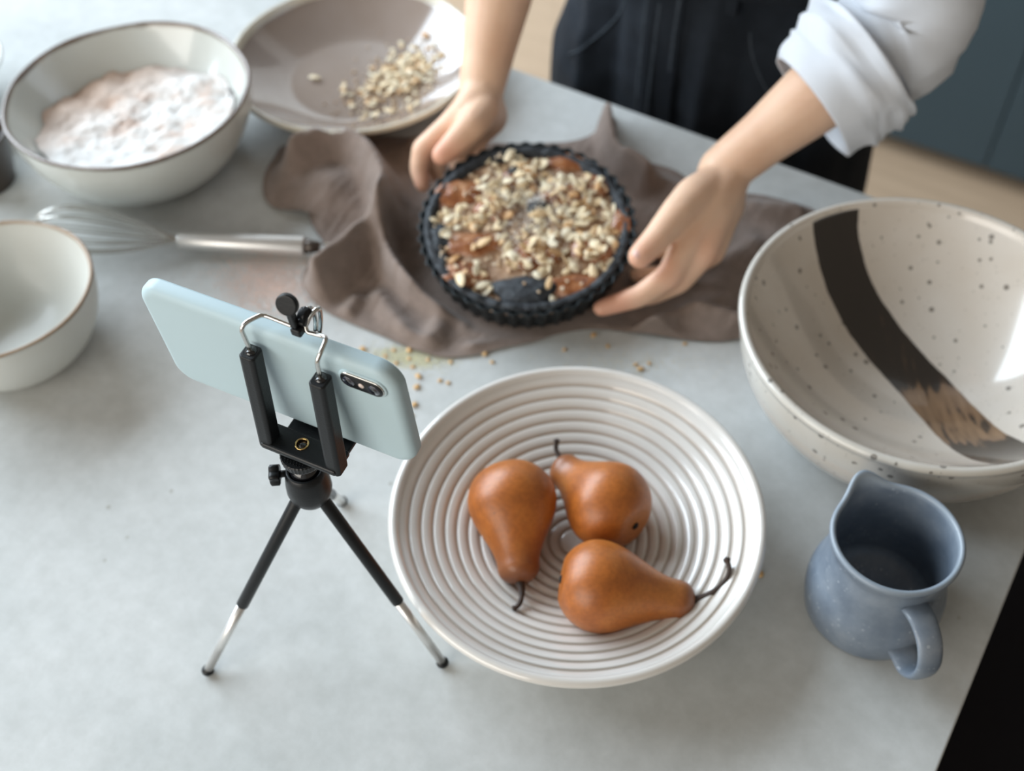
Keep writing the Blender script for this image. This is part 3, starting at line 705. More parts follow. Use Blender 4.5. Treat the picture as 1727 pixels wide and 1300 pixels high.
def poly_dist(P, pl):
    d = np.full(len(P), 9.)
    for a, b in zip(pl[:-1], pl[1:]):
        ab = b-a; t = np.clip(((P-a) @ ab)/(ab @ ab), 0, 1); d = np.minimum(d, np.linalg.norm(P-(a+t[:, None]*ab), axis=1))
    return d
def ridge(P, pts, z, A_, w, pw=2):
    pl_ = np.array([(p.x, p.y) for p in smooth_path([at(a, b, z) for a, b in pts], 6)]); d = poly_dist(P, pl_); return A_*np.exp(-(d/w)**pw)
def cloth_h(P):
    x, y = P[:, 0], P[:, 1]; h = np.zeros(len(P))
    h += ridge(P, [(500, 262), (560, 245), (606, 256), (640, 295), (652, 340), (650, 372), (604, 405), (556, 445), (520, 468)], .02, .036, .0115)
    h += ridge(P, [(650, 365), (648, 410), (672, 460), (722, 501), (782, 520)], .016, .026, .0068)
    g = at(555, 300, .02); h += .020*np.exp(-((x-g.x)**2+(y-g.y)**2)/.033**2)
    g = at(480, 305, .01); h += .006*np.exp(-((x-g.x)**2+(y-g.y)**2)/.016**2)
    h += ridge(P, [(700, 232), (765, 226), (840, 236)], .01, .010, .010)
    h += ridge(P, [(1026, 188), (1030, 226), (1048, 268), (1090, 300)], .014, .022, .0085)
    h += ridge(P, [(1060, 290), (1150, 318), (1240, 345), (1340, 352)], .008, .010, .011)
    h += ridge(P, [(1262, 545), (1200, 528), (1150, 512), (1120, 520), (1090, 545)], .012, .017, .0105)
    h += ridge(P, [(1255, 400), (1225, 440), (1215, 500)], .008, .010, .012)
    h += ridge(P, [(1120, 560), (1040, 545), (960, 548)], .004, .006, .008)
    h += ridge(P, [(905, 566), (860, 572), (800, 585)], .004, .006, .007)
    h += ridge(P, [(745, 535), (735, 560), (715, 582)], .006, .009, .009)
    h += ridge(P, [(640, 500), (660, 530), (690, 565)], .006, .008, .008)
    h += ridge(P, [(600, 505), (585, 525)], .005, .006, .006)
    h += ridge(P, [(790, 548), (840, 556), (900, 556)], .006, .007, .007)
    # fine gauze crinkles running along the folds
    nz_ = np.array([mn.fractal(Vector((a*55, b*55, .3)), .8, 2.0, 4) for a, b in P]); h += .0009*nz_
    s_ = (x*.55+y*.83); w_ = (x*.83-y*.55); nn_ = np.array([mn.noise(Vector((p*260, q_*38, 2.))) for p, q_ in zip(w_, s_)]); h += .0012*nn_
    return h
NR, NA = 150, len(OUT)
P = []
for j in range(NR+1):
    t = (j/NR)**.85; P.append(c0+(OUT-c0)*t)
P = np.concatenate(P)
h = cloth_h(P)
edge = np.repeat((1-(np.arange(NR+1)/NR)**.85), NA); dE = np.linalg.norm(np.tile(OUT, (NR+1, 1))-P, axis=1)
h *= .12+.88*sm(dE, 0, .013)
dT = np.linalg.norm(P-np.array((TC.x, TC.y)), axis=1); h *= sm(dT, .074, .104)
for px_, py_, z_, r0, r1 in ((1120, 470, .02, .016, .036), (1060, 500, .015, .02, .034), (1180, 420, .03, .022, .045), (1215, 330, .04, .02, .045), (720, 280, .03, .010, .026), (780, 215, .05, .012, .03)):
    g = at(px_, py_, z_); d = np.hypot(P[:, 0]-g.x, P[:, 1]-g.y); h = h*(.10+.90*sm(d, r0, r1))
d = poly_dist(P, np.array([(h0.x, h0.y), (h1.x, h1.y), ((h1+dv*.022).x, (h1+dv*.022).y)])); h = h*(.05+.95*sm(d, .008, .020))
for B_, R_ in ((SB, .073), (DB, .072)):
    d = np.hypot(P[:, 0]-B_.x, P[:, 1]-B_.y); h = h*sm(d, R_, R_+.03)
# keep below the overhanging rim and wall of the speckled bowl
d = np.hypot(P[:, 0]-SB.x, P[:, 1]-SB.y); cap = np.where(d < SBR, np.clip((d-.074)/(SBR-.074), 0, 1)**1.5*.045+.0015, 1); h = np.minimum(h, cap)
d = np.hypot(P[:, 0]-DB.x, P[:, 1]-DB.y); cap = np.where(d < DR, np.clip((d-.070)/(DR-.070), 0, 1)**1.5*.024+.001, 1); h = np.minimum(h, cap)
# smooth across the polar seam lines
hh = h.reshape(NR+1, NA)
for _ in range(2): hh = (hh+np.roll(hh, 1, 1)+np.roll(hh, -1, 1))/3
Z = T+.0016+np.clip(hh.ravel(), -.0004, None)
keep = dT > 0
V = np.c_[P, Z]; f = []
for j in range(NR):
    a = j*NA; b = a+NA
    for i in range(NA):
        k = (i+1) % NA; f.append((a+i, a+k, b+k, b+i))
cl = pobj('linen_towel', V-np.array((c0[0], c0[1], T)), f, M_CLOTH, loc=(c0[0], c0[1], T)); put(cl, 'crumpled taupe gauze cloth spread under the tart tin', 'cloth')
md = cl.modifiers.new('solid', 'SOLIDIFY'); md.thickness = .0009; md.offset = 0
CLO_C = None

# ------------------------------------------------------------------ tart tin and tart
TILT = math.radians(9)
av = Vector((TC.x, TC.y, 0)).normalized(); rv = av.cross(Vector((0, 0, 1))).normalized()
nrm = (Vector((0, 0, 1))*math.cos(TILT)-av*math.sin(TILT)).normalized(); fa = nrm.cross(rv).normalized()
TM = Matrix((rv, fa, nrm)).transposed().to_4x4(); TM.translation = TC
TIN = thing('tart_tin', 'black fluted metal tart tin held in both hands on the taupe cloth', 'tart tin'); TIN.matrix_world = TM
M_TIN = simple('dark non-stick steel', (.018, .024, .027), .42, metal=.35, noise=90, nstr=.35, spec=.35, bmp=.1, bscale=500)
flu = 44; n = flu*8; TH = .0300
def fr(a): return math.cos(flu*a)
v = []; f = []; rows = []
for (r, z, am) in ((TRD*.885, -TH, .0010), (TRD*.900, -TH+.001, .0016), (TRD*.93, -.016, .0018), (TRD*.965, -.006, .0018), (TRD*.985, -.001, .0018), (TRD*1.000, .0000, .0015), (TRD*1.001, .0006, .0015), (TRD*.985, .0008, .0012), (TRD*.965, -.001, .0018), (TRD*.95, -.006, .0018), (TRD*.915, -.016, .0018), (TRD*.885, -TH+.002, .0014)):
    rows.append(len(v)); v += [((r+am*fr(2*math.pi*i/n))*math.cos(2*math.pi*i/n), (r+am*fr(2*math.pi*i/n))*math.sin(2*math.pi*i/n), z) for i in range(n)]
for a, b in zip(rows, rows[1:]):
    for i in range(n): f.append((a+i, a+(i+1) % n, b+(i+1) % n, b+i))
pobj('fluted_wall', v, f, M_TIN, TIN)
bm = bmesh.new(); cone_bm(bm, (0, 0, -TH+.0002), (0, 0, -TH+.0018), TRD*.888, TRD*.888, 96); bobj('loose_base', bm, M_TIN, TIN)
def tp(px, py, up=0):
    d = at(px, py, 0)-CAMLOC; p0 = TC+nrm*up; t = ((p0-CAMLOC).dot(nrm))/d.dot(nrm); q_ = TM.inverted() @ (CAMLOC+d*t); return q_.x, q_.y
TA = thing('almond_tart', 'round fruit tart covered with flaked almonds inside the black tin', 'tart'); TA.matrix_world = TM
fruit = [(768, 322, .026, .015), (800, 410, .026, .012), (778, 462, .022, .016), (968, 268, .025, .013), (1052, 372, .011, .020), (950, 330, .020, .012), (975, 478, .026, .012), (880, 300, .018, .012), (1010, 310, .016, .012), (900, 430, .020, .014), (1000, 415, .018, .016), (840, 350, .018, .014)]
fruit = [(tp(a, b), w_, h_, i) for i, (a, b, w_, h_) in enumerate(fruit)]
dark = [(885, 488, .025, .014), (740, 402, .011, .019), (802, 262, .013, .012), (906, 350, .009, .007), (1043, 432, .006, .017), (745, 440, .006, .01), (1000, 275, .014, .006), (1050, 320, .008, .016), (930, 245, .02, .006), (848, 262, .016, .006), (870, 290, .008, .006)]
dark = [(tp(a, b), w_, h_, i) for i, (a, b, w_, h_) in enumerate(dark)]
def base_z(x, y):
    r = math.hypot(x, y); return -.0045+.0045*(1-(r/.08)**2)+.0012*mn.noise(Vector((x*90, y*90, 5)))
def bl_z(x, y, L_, hgt):
    z = -9
    for (c, w_, h_, i) in L_:
        an = i*1.1; dx, dy = x-c[0], y-c[1]; k = 1-(dx/w_)**2-(dy/h_)**2
        if k > 0: z = max(z, base_z(*c)-.001+hgt*math.sqrt(k))
    return z
def surf(x, y): return max(base_z(x, y), bl_z(x, y, fruit, .0065), bl_z(x, y, dark, .0075))
n, m_ = 140, 46; v = [(0, 0, base_z(0, 0))]; f = []
for j in range(1, m_+1):
    for i in range(n):
        a = 2*math.pi*i/n; r = TRD*.945*j/m_; x, y = r*math.cos(a), r*math.sin(a); z = base_z(x, y)
        if j > m_-3: z = -.003 if j == m_-1 else (-.008 if j == m_ else z)
        v.append((x, y, z))
for i in range(n): f.append((0, 1+i, 1+(i+1) % n))
for j in range(m_-1):
    for i in range(n): a = 1+j*n; f.append((a+i, a+n+i, a+n+(i+1) % n, a+(i+1) % n))
m, nt, p_ = new_mat('baked filling')
a, h, s = noise_ramp(nt, 70, [(.3, (.20, .10, .05)), (.5, (.40, .25, .15)), (.7, (.58, .44, .32))], 6, .7)
L(nt, a, p_.inputs['Base Color']); p_.inputs['Roughness'].default_value = .5; bump(nt, p_, h, .8, .003); M_FILL = m
pobj('filling', v, f, M_FILL, TA)
m, nt, p_ = new_mat('caramelised fruit')
a, h, s = noise_ramp(nt, 85, [(.3, (.11, .028, .010)), (.5, (.30, .105, .035)), (.66, (.46, .24, .12)), (.8, (.62, .46, .33))], 6, .72)
L(nt, a, p_.inputs['Base Color']); p_.inputs['Roughness'].default_value = .28; p_.inputs['Coat Weight'].default_value = .4; bump(nt, p_, h, .5, .002); M_FRUIT = m
M_CRUST0 = simple('black cocoa crust', (.014, .017, .022), .55, noise=120, nstr=.6, bmp=.7, bscale=220, bdist=.002)
m, nt, p_ = new_mat('dusted cocoa crust')
a, h, s = noise_ramp(nt, 160, [(.45, (.012, .015, .020)), (.62, (.045, .055, .065)), (.8, (.22, .23, .23))], 6, .7)
L(nt, a, p_.inputs['Base Color']); p_.inputs['Roughness'].default_value = .6; bump(nt, p_, h, .6, .002); M_CRUST = m
def blobs(name, L_, hgt, mat):
    for (c, w_, h_, i) in L_:
        n, m_ = 40, 12; v = [(c[0], c[1], base_z(*c)-.001+hgt)]; f = []
        for j in range(1, m_+1):
            k = math.sin(math.pi/2*j/m_)
            for q_ in range(n):
                a = 2*math.pi*q_/n; wob = 1+.10*math.sin(3*a+i)+.06*math.sin(5*a+2*i)
                x, y = c[0]+w_*k*math.cos(a)*wob, c[1]+h_*k*math.sin(a)*wob
                rr_ = math.hypot(x, y); lim = TRD*.955
                if rr_ > lim: x *= lim/rr_; y *= lim/rr_
                z = base_z(*c)-.001+hgt*math.cos(math.pi/2*j/m_)+.0012*mn.noise(Vector((x*160, y*160, i)))-(.002 if j == m_ else 0)
                v.append((x, y, z))
        for q_ in range(n): f.append((0, 1+q_, 1+(q_+1) % n))
        for j in range(m_-1):
            for q_ in range(n): a = 1+j*n; f.append((a+q_, a+n+q_, a+n+(q_+1) % n, a+(q_+1) % n))
        pobj(name, v, f, mat, TA)
blobs('plum_half', fruit, .0065, M_FRUIT); blobs('crust_fold', dark, .0075, M_CRUST)
# crust edge inside the tin
v = []; f = []; n = 240; rows = []
for (r, z) in ((TRD*.93, -.012), (TRD*.955, -.003), (TRD*.955, .0006), (TRD*.93, .0020), (TRD*.885, .0018), (TRD*.85, -.004)):
    rows.append(len(v))
    for i in range(n):
        a = 2*math.pi*i/n; w_ = .0022*mn.fractal(Vector((math.cos(a)*9, math.sin(a)*9, r*90)), .8, 2, 4); rr_ = min(r+w_*.8*(r < TRD*.95), TRD*.955)
        v.append((rr_*math.cos(a), rr_*math.sin(a), z+w_*.8))
for a, b in zip(rows, rows[1:]):
    for i in range(n): f.append((a+i, a+(i+1) % n, b+(i+1) % n, b+i))
pobj('crust_rim', v, f, M_CRUST, TA)
# flakes
m, nt, p_ = new_mat('toasted almond flake')
oi = N(nt, 'ShaderNodeObjectInfo'); r = N(nt, 'ShaderNodeValToRGB'); L(nt, oi.outputs['Random'], r.inputs[0]); els = r.color_ramp.elements
els[0].color = (.80, .72, .54, 1); els[1].color = (.52, .28, .11, 1); e_ = els.new(.6); e_.color = (.76, .62, .40, 1); e_ = els.new(.86); e_.color = (.68, .47, .25, 1)
L(nt, r.outputs[0], p_.inputs['Base Color']); p_.inputs['Roughness'].default_value = .5; M_FLAKE = m
def flake_mesh(L_, W_, seed):
    n = 14; v = []; f = []; random.seed(seed)
    cx_, cy_ = random.uniform(-.9, .9), random.uniform(-.9, .9)
    def P2(k, a, z):
        x = L_/2*math.cos(a)*k; y = W_/2*math.sin(a)*k*(1-.25*math.cos(a)); return (x, y, z+.0009*((x/(L_/2))**2)*cx_+.0006*((y/(W_/2))**2)*cy_)
    for k, z in ((.93, -.0004), (1, 0), (.93, .0004)): v += [P2(k, 2*math.pi*i/n, z) for i in range(n)]
    v.append((0, 0, .0004)); v.append((0, 0, -.0004))
    for j in range(2):
        for i in range(n): f.append((j*n+i, j*n+(i+1) % n, (j+1)*n+(i+1) % n, (j+1)*n+i))
    for i in range(n): f.append((2*n+i, 2*n+(i+1) % n, 3*n)); f.append(((i+1) % n, i, 3*n+1))
    me = bpy.data.meshes.new('almond_flake'); me.from_pydata(v, [], f); me.materials.append(M_FLAKE); me.polygons.foreach_set('use_smooth', [True]*len(f)); return me
FM = [flake_mesh(a, b, i) for i, (a, b) in enumerate(((.0118, .0060), (.0104, .0052), (.0086, .0060), (.0124, .0056), (.0080, .0048), (.0066, .0054)))]
random.seed(21)
bare = [(tp(768, 325), .021), (tp(800, 412), .018), (tp(960, 272), .016), (tp(885, 490), .022), (tp(740, 405), .012), (tp(800, 262), .012), (tp(880, 250), .010), (tp(1050, 372), .010), (tp(972, 486), .015), (tp(906, 350), .007)]
cnt = 0; tries = 0
while cnt < 285 and tries < 20000:
    tries += 1; a = random.uniform(0, 2*math.pi); r_ = .0755*math.sqrt(random.random()); x, y = r_*math.cos(a), r_*math.sin(a)
    p_ok = .95 - .75*sm(r_, .066, .076)
    for (c, w_) in bare:
        if math.hypot(x-c[0], y-c[1]) < w_: p_ok *= .10
    if y < -.02 and x < 0: p_ok *= .6
    if random.random() > p_ok: continue
    cnt += 1
    o = bpy.data.objects.new('almond_flake', random.choice(FM)); COL.objects.link(o); o.parent = TA
    o.location = (x, y, surf(x, y)+random.uniform(.0012, .0038)); o.rotation_euler = (random.gauss(0, .38), random.gauss(0, .38), random.uniform(0, 6.28)); s_ = random.uniform(.85, 1.28); o.scale = (s_, s_, s_)
# crumble (uncountable)
m, nt, p_ = new_mat('crumble')
a, h, s = noise_ramp(nt, 90, [(.35, (.50, .31, .17)), (.5, (.70, .54, .37)), (.65, (.80, .70, .56))], 4, .7)
L(nt, a, p_.inputs['Base Color']); p_.inputs['Roughness'].default_value = .8; bump(nt, p_, h, .5, .001); M_CRUMB = m
def crumbs(items):
    ico = bmesh.new(); bmesh.ops.create_icosphere(ico, subdivisions=1, radius=1); bv = [tuple(v_.co) for v_ in ico.verts]; bf = [tuple(v_.index for v_ in f_.verts) for f_ in ico.faces]; ico.free()
    bv = np.array(bv); v = []; f = []
    for (p, r_) in items:
        j = bv*(1+rng.uniform(-.25, .25, (len(bv), 1)))*r_*rng.uniform(.6, 1.2, 3)+np.array(p); o_ = len(v)*1; v.extend(j.tolist()); f.extend([tuple(o_+k for k in q_) for q_ in bf])
    return v, f
it = []
while len(it) < 420:
    a = random.uniform(0, 6.283); r_ = .074*math.sqrt(random.random()); x, y = r_*math.cos(a), r_*math.sin(a); p_ok = 1.0
    for (c, w_) in bare:
        if math.hypot(x-c[0], y-c[1]) < w_: p_ok *= .15
    if random.random() < p_ok: it.append(((x, y, surf(x, y)+.0006), random.uniform(.0008, .0023)))
v, f = crumbs(it); o = pobj('crumble', v, f, M_CRUMB, TA, smooth=False); put(o, kind='stuff')
# icing sugar / nut dust over the middle
it = []
for _ in range(1600):
    x, y = random.gauss(.004, .018), random.gauss(.012, .022)
    if math.hypot(x, y) < .07: it.append(((x, y, surf(x, y)+random.uniform(.0005, .004)), random.uniform(.0003, .0007)))
v, f = crumbs(it); M_DUST = simple('pale dust', (.80, .79, .76), .95); o = pobj('sugar_dust', v, f, M_DUST, TA, smooth=False); put(o, kind='stuff')

# almonds left in the dish
def flake_at(p, lab, grp, cat_='almond', tilt=.35, s_=None):
    o = bpy.data.objects.new('almond_flake', random.choice(FM)); COL.objects.link(o); put(o, lab, cat_, grp)
    o.location = p; o.rotation_euler = (random.gauss(0, tilt), random.gauss(0, tilt), random.uniform(0, 6.28)); s_ = s_ or random.uniform(.7, 1.05); o.scale = (s_, s_, s_); return o
random.seed(5)
cen_ = at(676, 128, .012)-DB
k = 0
while k < 150:
    x, y = random.gauss(0, .022), random.gauss(0, .026); x, y = x*.85+.35*y, y
    gx, gy = cen_.x+x, cen_.y+y; rr_ = math.hypot(gx, gy)
    if rr_ > .088: continue
    zb = .0090 if rr_ < .062 else .0090+(DH-.011)*((rr_-.062)/(DR-.0675))**1.35*.9
    flake_at(DB+Vector((gx, gy, zb+random.uniform(.0018, .0045))), 'flaked almond in the loose heap inside the brown dish', 'flaked almonds in the brown dish', tilt=.22); k += 1
it = []
for _ in range(1000):
    x, y = random.gauss(0, .024), random.gauss(0, .028); x = x*.85+.35*y; gx, gy = cen_.x+x, cen_.y+y; rr_ = math.hypot(gx, gy)
    if rr_ < .085:
        zb = .0088 if rr_ < .062 else .0088+(DH-.011)*((rr_-.062)/(DR-.0675))**1.35*.9
        it.append(((gx, gy, zb+.0006), random.uniform(.0006, .0016)))
v, f = crumbs(it); o = pobj('almond_crumbs', v, f, M_CRUMB, smooth=False, loc=DB); put(o, 'fine almond crumbs among the flakes in the brown dish', 'crumbs', kind='stuff')
flake_at(DB+Vector(tuple(at(531, 132, .0105)-DB))+Vector((0, 0, .0012)), 'single almond flake lying apart at the left of the brown dish', None, tilt=.08, s_=1.0)
# crumbs on the table
M_TOAST = simple('toasted crumb', (.66, .42, .19), .7, noise=200, nstr=.25)
random.seed(9)
spots = [(612, 588), (650, 600), (668, 612), (690, 590), (696, 618), (664, 590), (706, 634), (742, 641), (756, 645), (699, 682), (694, 700), (760, 610), (818, 596), (830, 610), (952, 589), (1001, 565), (1025, 583), (1072, 614), (1080, 622), (1095, 612), (1155, 579), (1283, 968), (690, 604), (722, 606), (703, 652)]
for i, (a, b) in enumerate(spots):
    rr_ = .0019 if i % 3 else .0028
    bm = bmesh.new(); bmesh.ops.create_icosphere(bm, subdivisions=2, radius=1)
    for v_ in bm.verts: v_.co = Vector((v_.co.x*rr_, v_.co.y*rr_*.75, v_.co.z*rr_*.45))*(1+.25*mn.noise(v_.co*2+Vector((i, 0, 0))))
    p = at(a, b, .001); o = bobj('almond_crumb', bm, M_TOAST, loc=p); o.rotation_euler = (0, 0, random.uniform(0, 6)); p.z = T+rr_*.42
    on = 'tan almond crumb on the table between the cloth and the ringed bowl'
    if i == 21: put(o, 'single tan crumb on the table at the right of the ringed bowl', 'crumb')
    else: put(o, on, 'crumb', 'almond crumbs on the table')
    o.location = p
def dust(name, label, cx, cy, sx, sy, n, col, rot=0, rmin=.0002, rmax=.0005, zf=None):
    g = at(cx, cy, .0); it = []
    for _ in range(n):
        a, b = random.gauss(0, sx), random.gauss(0, sy); it.append(((a*math.cos(rot)-b*math.sin(rot), a*math.sin(rot)+b*math.cos(rot), .0002), random.uniform(rmin, rmax)))
    v, f = crumbs(it); v = [(a, b, max(c, .0)) for a, b, c in v]
    o = pobj(name, v, f, simple(name+' colour', col, .95), smooth=False, loc=(g.x, g.y, T)); put(o, label, 'crumbs' if 'crumb' in name else 'flour', kind='stuff')
dust('spilled_flour', 'pinkish flour dusting spilled on the table between whisk and phone', 456, 478, .022, .018, 9000, (.76, .60, .53), -.5)
dust('spilled_crumbs', 'pale yellow fine crumbs spilled along the front hem of the cloth', 690, 603, .016, .0055, 2600, (.72, .70, .50), -.15)
dust('spilled_crumbs', 'sparse fine crumbs on the table behind the ringed bowl', 1060, 612, .030, .008, 500, (.70, .62, .45), 0)

# ------------------------------------------------------------------ person
def remesh(name, bm, vox, mat, parent, smooth_it=6, disp=None, fac=.5):
    me = bpy.data.meshes.new(name+'_raw'); bmesh.ops.recalc_face_normals(bm, faces=bm.faces); bm.to_mesh(me); bm.free()
    o = bpy.data.objects.new(name+'_raw', me); COL.objects.link(o)
    r = o.modifiers.new('r', 'REMESH'); r.mode = 'VOXEL'; r.voxel_size = vox; r.adaptivity = 0
    s = o.modifiers.new('s', 'SMOOTH'); s.factor = fac; s.iterations = smooth_it
    dg = bpy.context.evaluated_depsgraph_get(); ev = o.evaluated_get(dg); me2 = bpy.data.meshes.new_from_object(ev); me2.name = name
    bpy.data.objects.remove(o, do_unlink=True); bpy.data.meshes.remove(me)
    if disp is not None:
        n = len(me2.vertices); co = np.empty(n*3); me2.vertices.foreach_get('co', co); co = co.reshape(-1, 3); no = np.empty(n*3); me2.vertices.foreach_get('normal', no); no = no.reshape(-1, 3)
        co = co+no*disp(co, no)[:, None]; me2.vertices.foreach_set('co', co.ravel()); me2.update()
    return link(name, me2, mat, parent)
def ball(bm, c, r, s=(1, 1, 1), q=None, sub=3):
    rr_ = bmesh.ops.create_icosphere(bm, subdivisions=sub, radius=r)
    for v_ in rr_['verts']:
        p = Vector((v_.co.x*s[0], v_.co.y*s[1], v_.co.z*s[2]))
        if q is not None: p = q @ p
        v_.co = p+Vector(c)
def chain(bm, pts, rad, sub=2):
    for p, r in zip(pts, rad): ball(bm, p, r, sub=sub)
    for (a, b, ra, rb) in zip(pts, pts[1:], rad, rad[1:]):
        a, b = Vector(a), Vector(b); d = (b-a).length
        if d < 1e-5: continue
        s_ = (ra-rb)/d; s_ = max(-.9, min(.9, s_)); c_ = math.sqrt(1-s_*s_); u_ = (b-a).normalized()
        cone_bm(bm, a+u_*(ra*s_), b+u_*(rb*s_), ra*c_, rb*c_, 20)
BC = Vector((.222, 1.000, 0))           # pelvis centre on the floor plan
def body(s, f, z): return BC+E2*s-N2*f+Vector((0, 0, z))    # s to image right, f towards the table
pe = thing('person', 'person in dark denim trousers and white shirt with rolled sleeves holding the tart tin', 'person', (BC.x, BC.y, 0))
PO = pe.location.copy()
bm = bmesh.new()
# torso core, neck, head
chain(bm, [body(0, 0, 1.08), body(0, .005, 1.12), body(0, .015, 1.25), body(0, .02, 1.33)], [.080, .090, .105, .085])
for s in (-1, 1): chain(bm, [body(s*.03, .02, 1.33), body(s*.155, .02, 1.335)], [.07, .05])
chain(bm, [body(0, .02, 1.36), body(0, .045, 1.45)], [.052, .048])
HC = body(0, .075, 1.53); qz = Matrix.Rotation(ROT, 3, 'Z')
ball(bm, HC+N2*.012, .088, (.86, 1.05, 1.12), qz)
chain(bm, [HC-N2*.02-Vector((0, 0, .035)), HC-N2*.052-Vector((0, 0, .088))], [.062, .030])
ball(bm, HC-N2*.062-Vector((0, 0, .02)), .03, (1.3, .8, 1.5), qz)
chain(bm, [HC-N2*.088+Vector((0, 0, .002)), HC-N2*.106-Vector((0, 0, .036))], [.008, .0125])
for s in (-1, 1):
    ball(bm, HC+E2*s*.077+N2*.005-Vector((0, 0, .012)), .027, (.28, .62, 1.1), qz)
    ball(bm, HC+E2*s*.008-N2*.100-Vector((0, 0, .040)), .0085, sub=2)
# arms ----------------------------------------------------------------
# arm on the right of the photograph
WR = at(1217, 290, .064); ER = at(1522, 44, .155); SR = body(.165, .02, 1.335)
fa_ = [WR, WR.lerp(ER, .25), WR.lerp(ER, .6), ER]
chain(bm, fa_, [.0200, .0225, .0305, .0340]); chain(bm, [ER, ER.lerp(SR, .5), SR], [.036, .043, .05])
def z_(px, py, z): return at(px, py, z)
def hand(P_, r_): chain(bm, P_, r_)
# right-of-photo hand: palm bones fan out from the wrist
W2 = at(1226, 300, .062)
hand([W2, at(1195, 340, .060), at(1166, 398, .050)], [.0190, .0170, .0120])
hand([W2, at(1208, 350, .054), at(1186, 425, .041)], [.0185, .0160, .0115])
hand([W2, at(1220, 350, .048), at(1200, 425, .031)], [.0170, .0150, .0110])
hand([W2, at(1228, 345, .042), at(1206, 405, .024)], [.0160, .0140, .0105])
ball(bm, at(1192, 350, .056), .0185)
# index
hand([at(1166, 398, .050), at(1128, 466, .037), at(1078, 500, .026), at(1014, 519, .019)], [.0122, .0100, .0088, .0070])
# middle, ring, little curl under the tin
hand([at(1186, 425, .041), at(1146, 474, .026), at(1098, 497, .0150), at(1058, 500, .0105)], [.0115, .0098, .0086, .0074])
hand([at(1200, 425, .031), at(1160, 452, .0165), at(1110, 466, .0110), at(1074, 462, .0095)], [.0110, .0092, .0080, .0070])
hand([at(1206, 405, .024), at(1174, 425, .0130), at(1136, 430, .0100), at(1106, 424, .0090)], [.0100, .0085, .0074, .0064])
# thumb
hand([at(1205, 308, .064), at(1170, 330, .070), at(1143, 358, .0700), at(1108, 402, .0640), at(1078, 433, .0590)], [.0150, .0150, .0130, .0110, .0092])
# arm on the left of the photograph
WL_ = at(812, 150, .074); EL = at(868, -150, .175); SL = body(-.165, .02, 1.335)
chain(bm, [WL_, WL_.lerp(EL, .25), WL_.lerp(EL, .6), EL], [.0195, .0230, .0295, .0330]); chain(bm, [EL, EL.lerp(SL, .5), SL], [.036, .043, .05])
W3 = at(812, 160, .073)
hand([W3, at(790, 188, .070), at(757, 214, .060)], [.0180, .0150, .0110])
hand([W3, at(800, 195, .062), at(776, 222, .050)], [.0180, .0155, .0110])
hand([W3, at(815, 200, .052), at(795, 226, .036)], [.0175, .0150, .0110])
hand([W3, at(828, 198, .045), at(815, 222, .028)], [.0170, .0150, .0105])
ball(bm, at(812, 195, .058), .0180)
hand([at(757, 214, .060), at(713, 252, .047), at(707, 285, .034), at(713, 312, .026)], [.0110, .0096, .0084, .0068])
hand([at(776, 222, .050), at(735, 268, .032), at(735, 292, .020), at(748, 305, .013)], [.0108, .0094, .0082, .0070])
hand([at(795, 226, .036), at(765, 262, .018), at(775, 280, .0120), at(790, 290, .010)], [.0105, .0090, .0080, .0068])
hand([at(815, 222, .028), at(800, 248, .0150), at(808, 262, .0110), at(820, 270, .0095)], [.0098, .0082, .0072, .0064])
hand([at(815, 185, .070), at(795, 212, .072), at(768, 240, .066), at(745, 262, .0600)], [.0150, .0130, .0108, .0088])
for v_ in bm.verts: v_.co -= PO
sk = remesh('skin', bm, .0021, M_SKIN, pe, 7)
tips = [at(1078, 433, .059), at(1014, 519, .019), at(1040, 512, .019), at(745, 262, .06), at(713, 312, .026), at(748, 275, .05), at(1186, 425, .041), at(1128, 466, .037)]
tr_ = [.016, .020, .018, .016, .010, .02, .014, .012]
attrs(sk, blush=lambda c: np.clip(sum(.55*np.exp(-(np.linalg.norm(c+np.array(PO)-np.array(t_), axis=1)/r_)**2) for t_, r_ in zip(tips, tr_)), 0, .6))
def nail(p, d, up, r=.0058):
    bm = bmesh.new(); ball(bm, (0, 0, 0), 1, sub=3); d = d.normalized(); s_ = d.cross(up).normalized(); up = s_.cross(d).normalized()
    Mx = Matrix((d, s_, up)).transposed()
    for v_ in bm.verts: v_.co = Mx @ Vector((v_.co.x*r*1.15, v_.co.y*r*.86, v_.co.z*.0012-.0015*v_.co.y**2))+p-PO
    bobj('thumbnail', bm, M_NAIL, sk)
tdir = at(1078, 433, .059)-at(1108, 402, .064); nail(at(1081, 429, .0592)+Vector((-.001, -.004, .0070)), tdir, Vector((-.05, -.5, .9)))
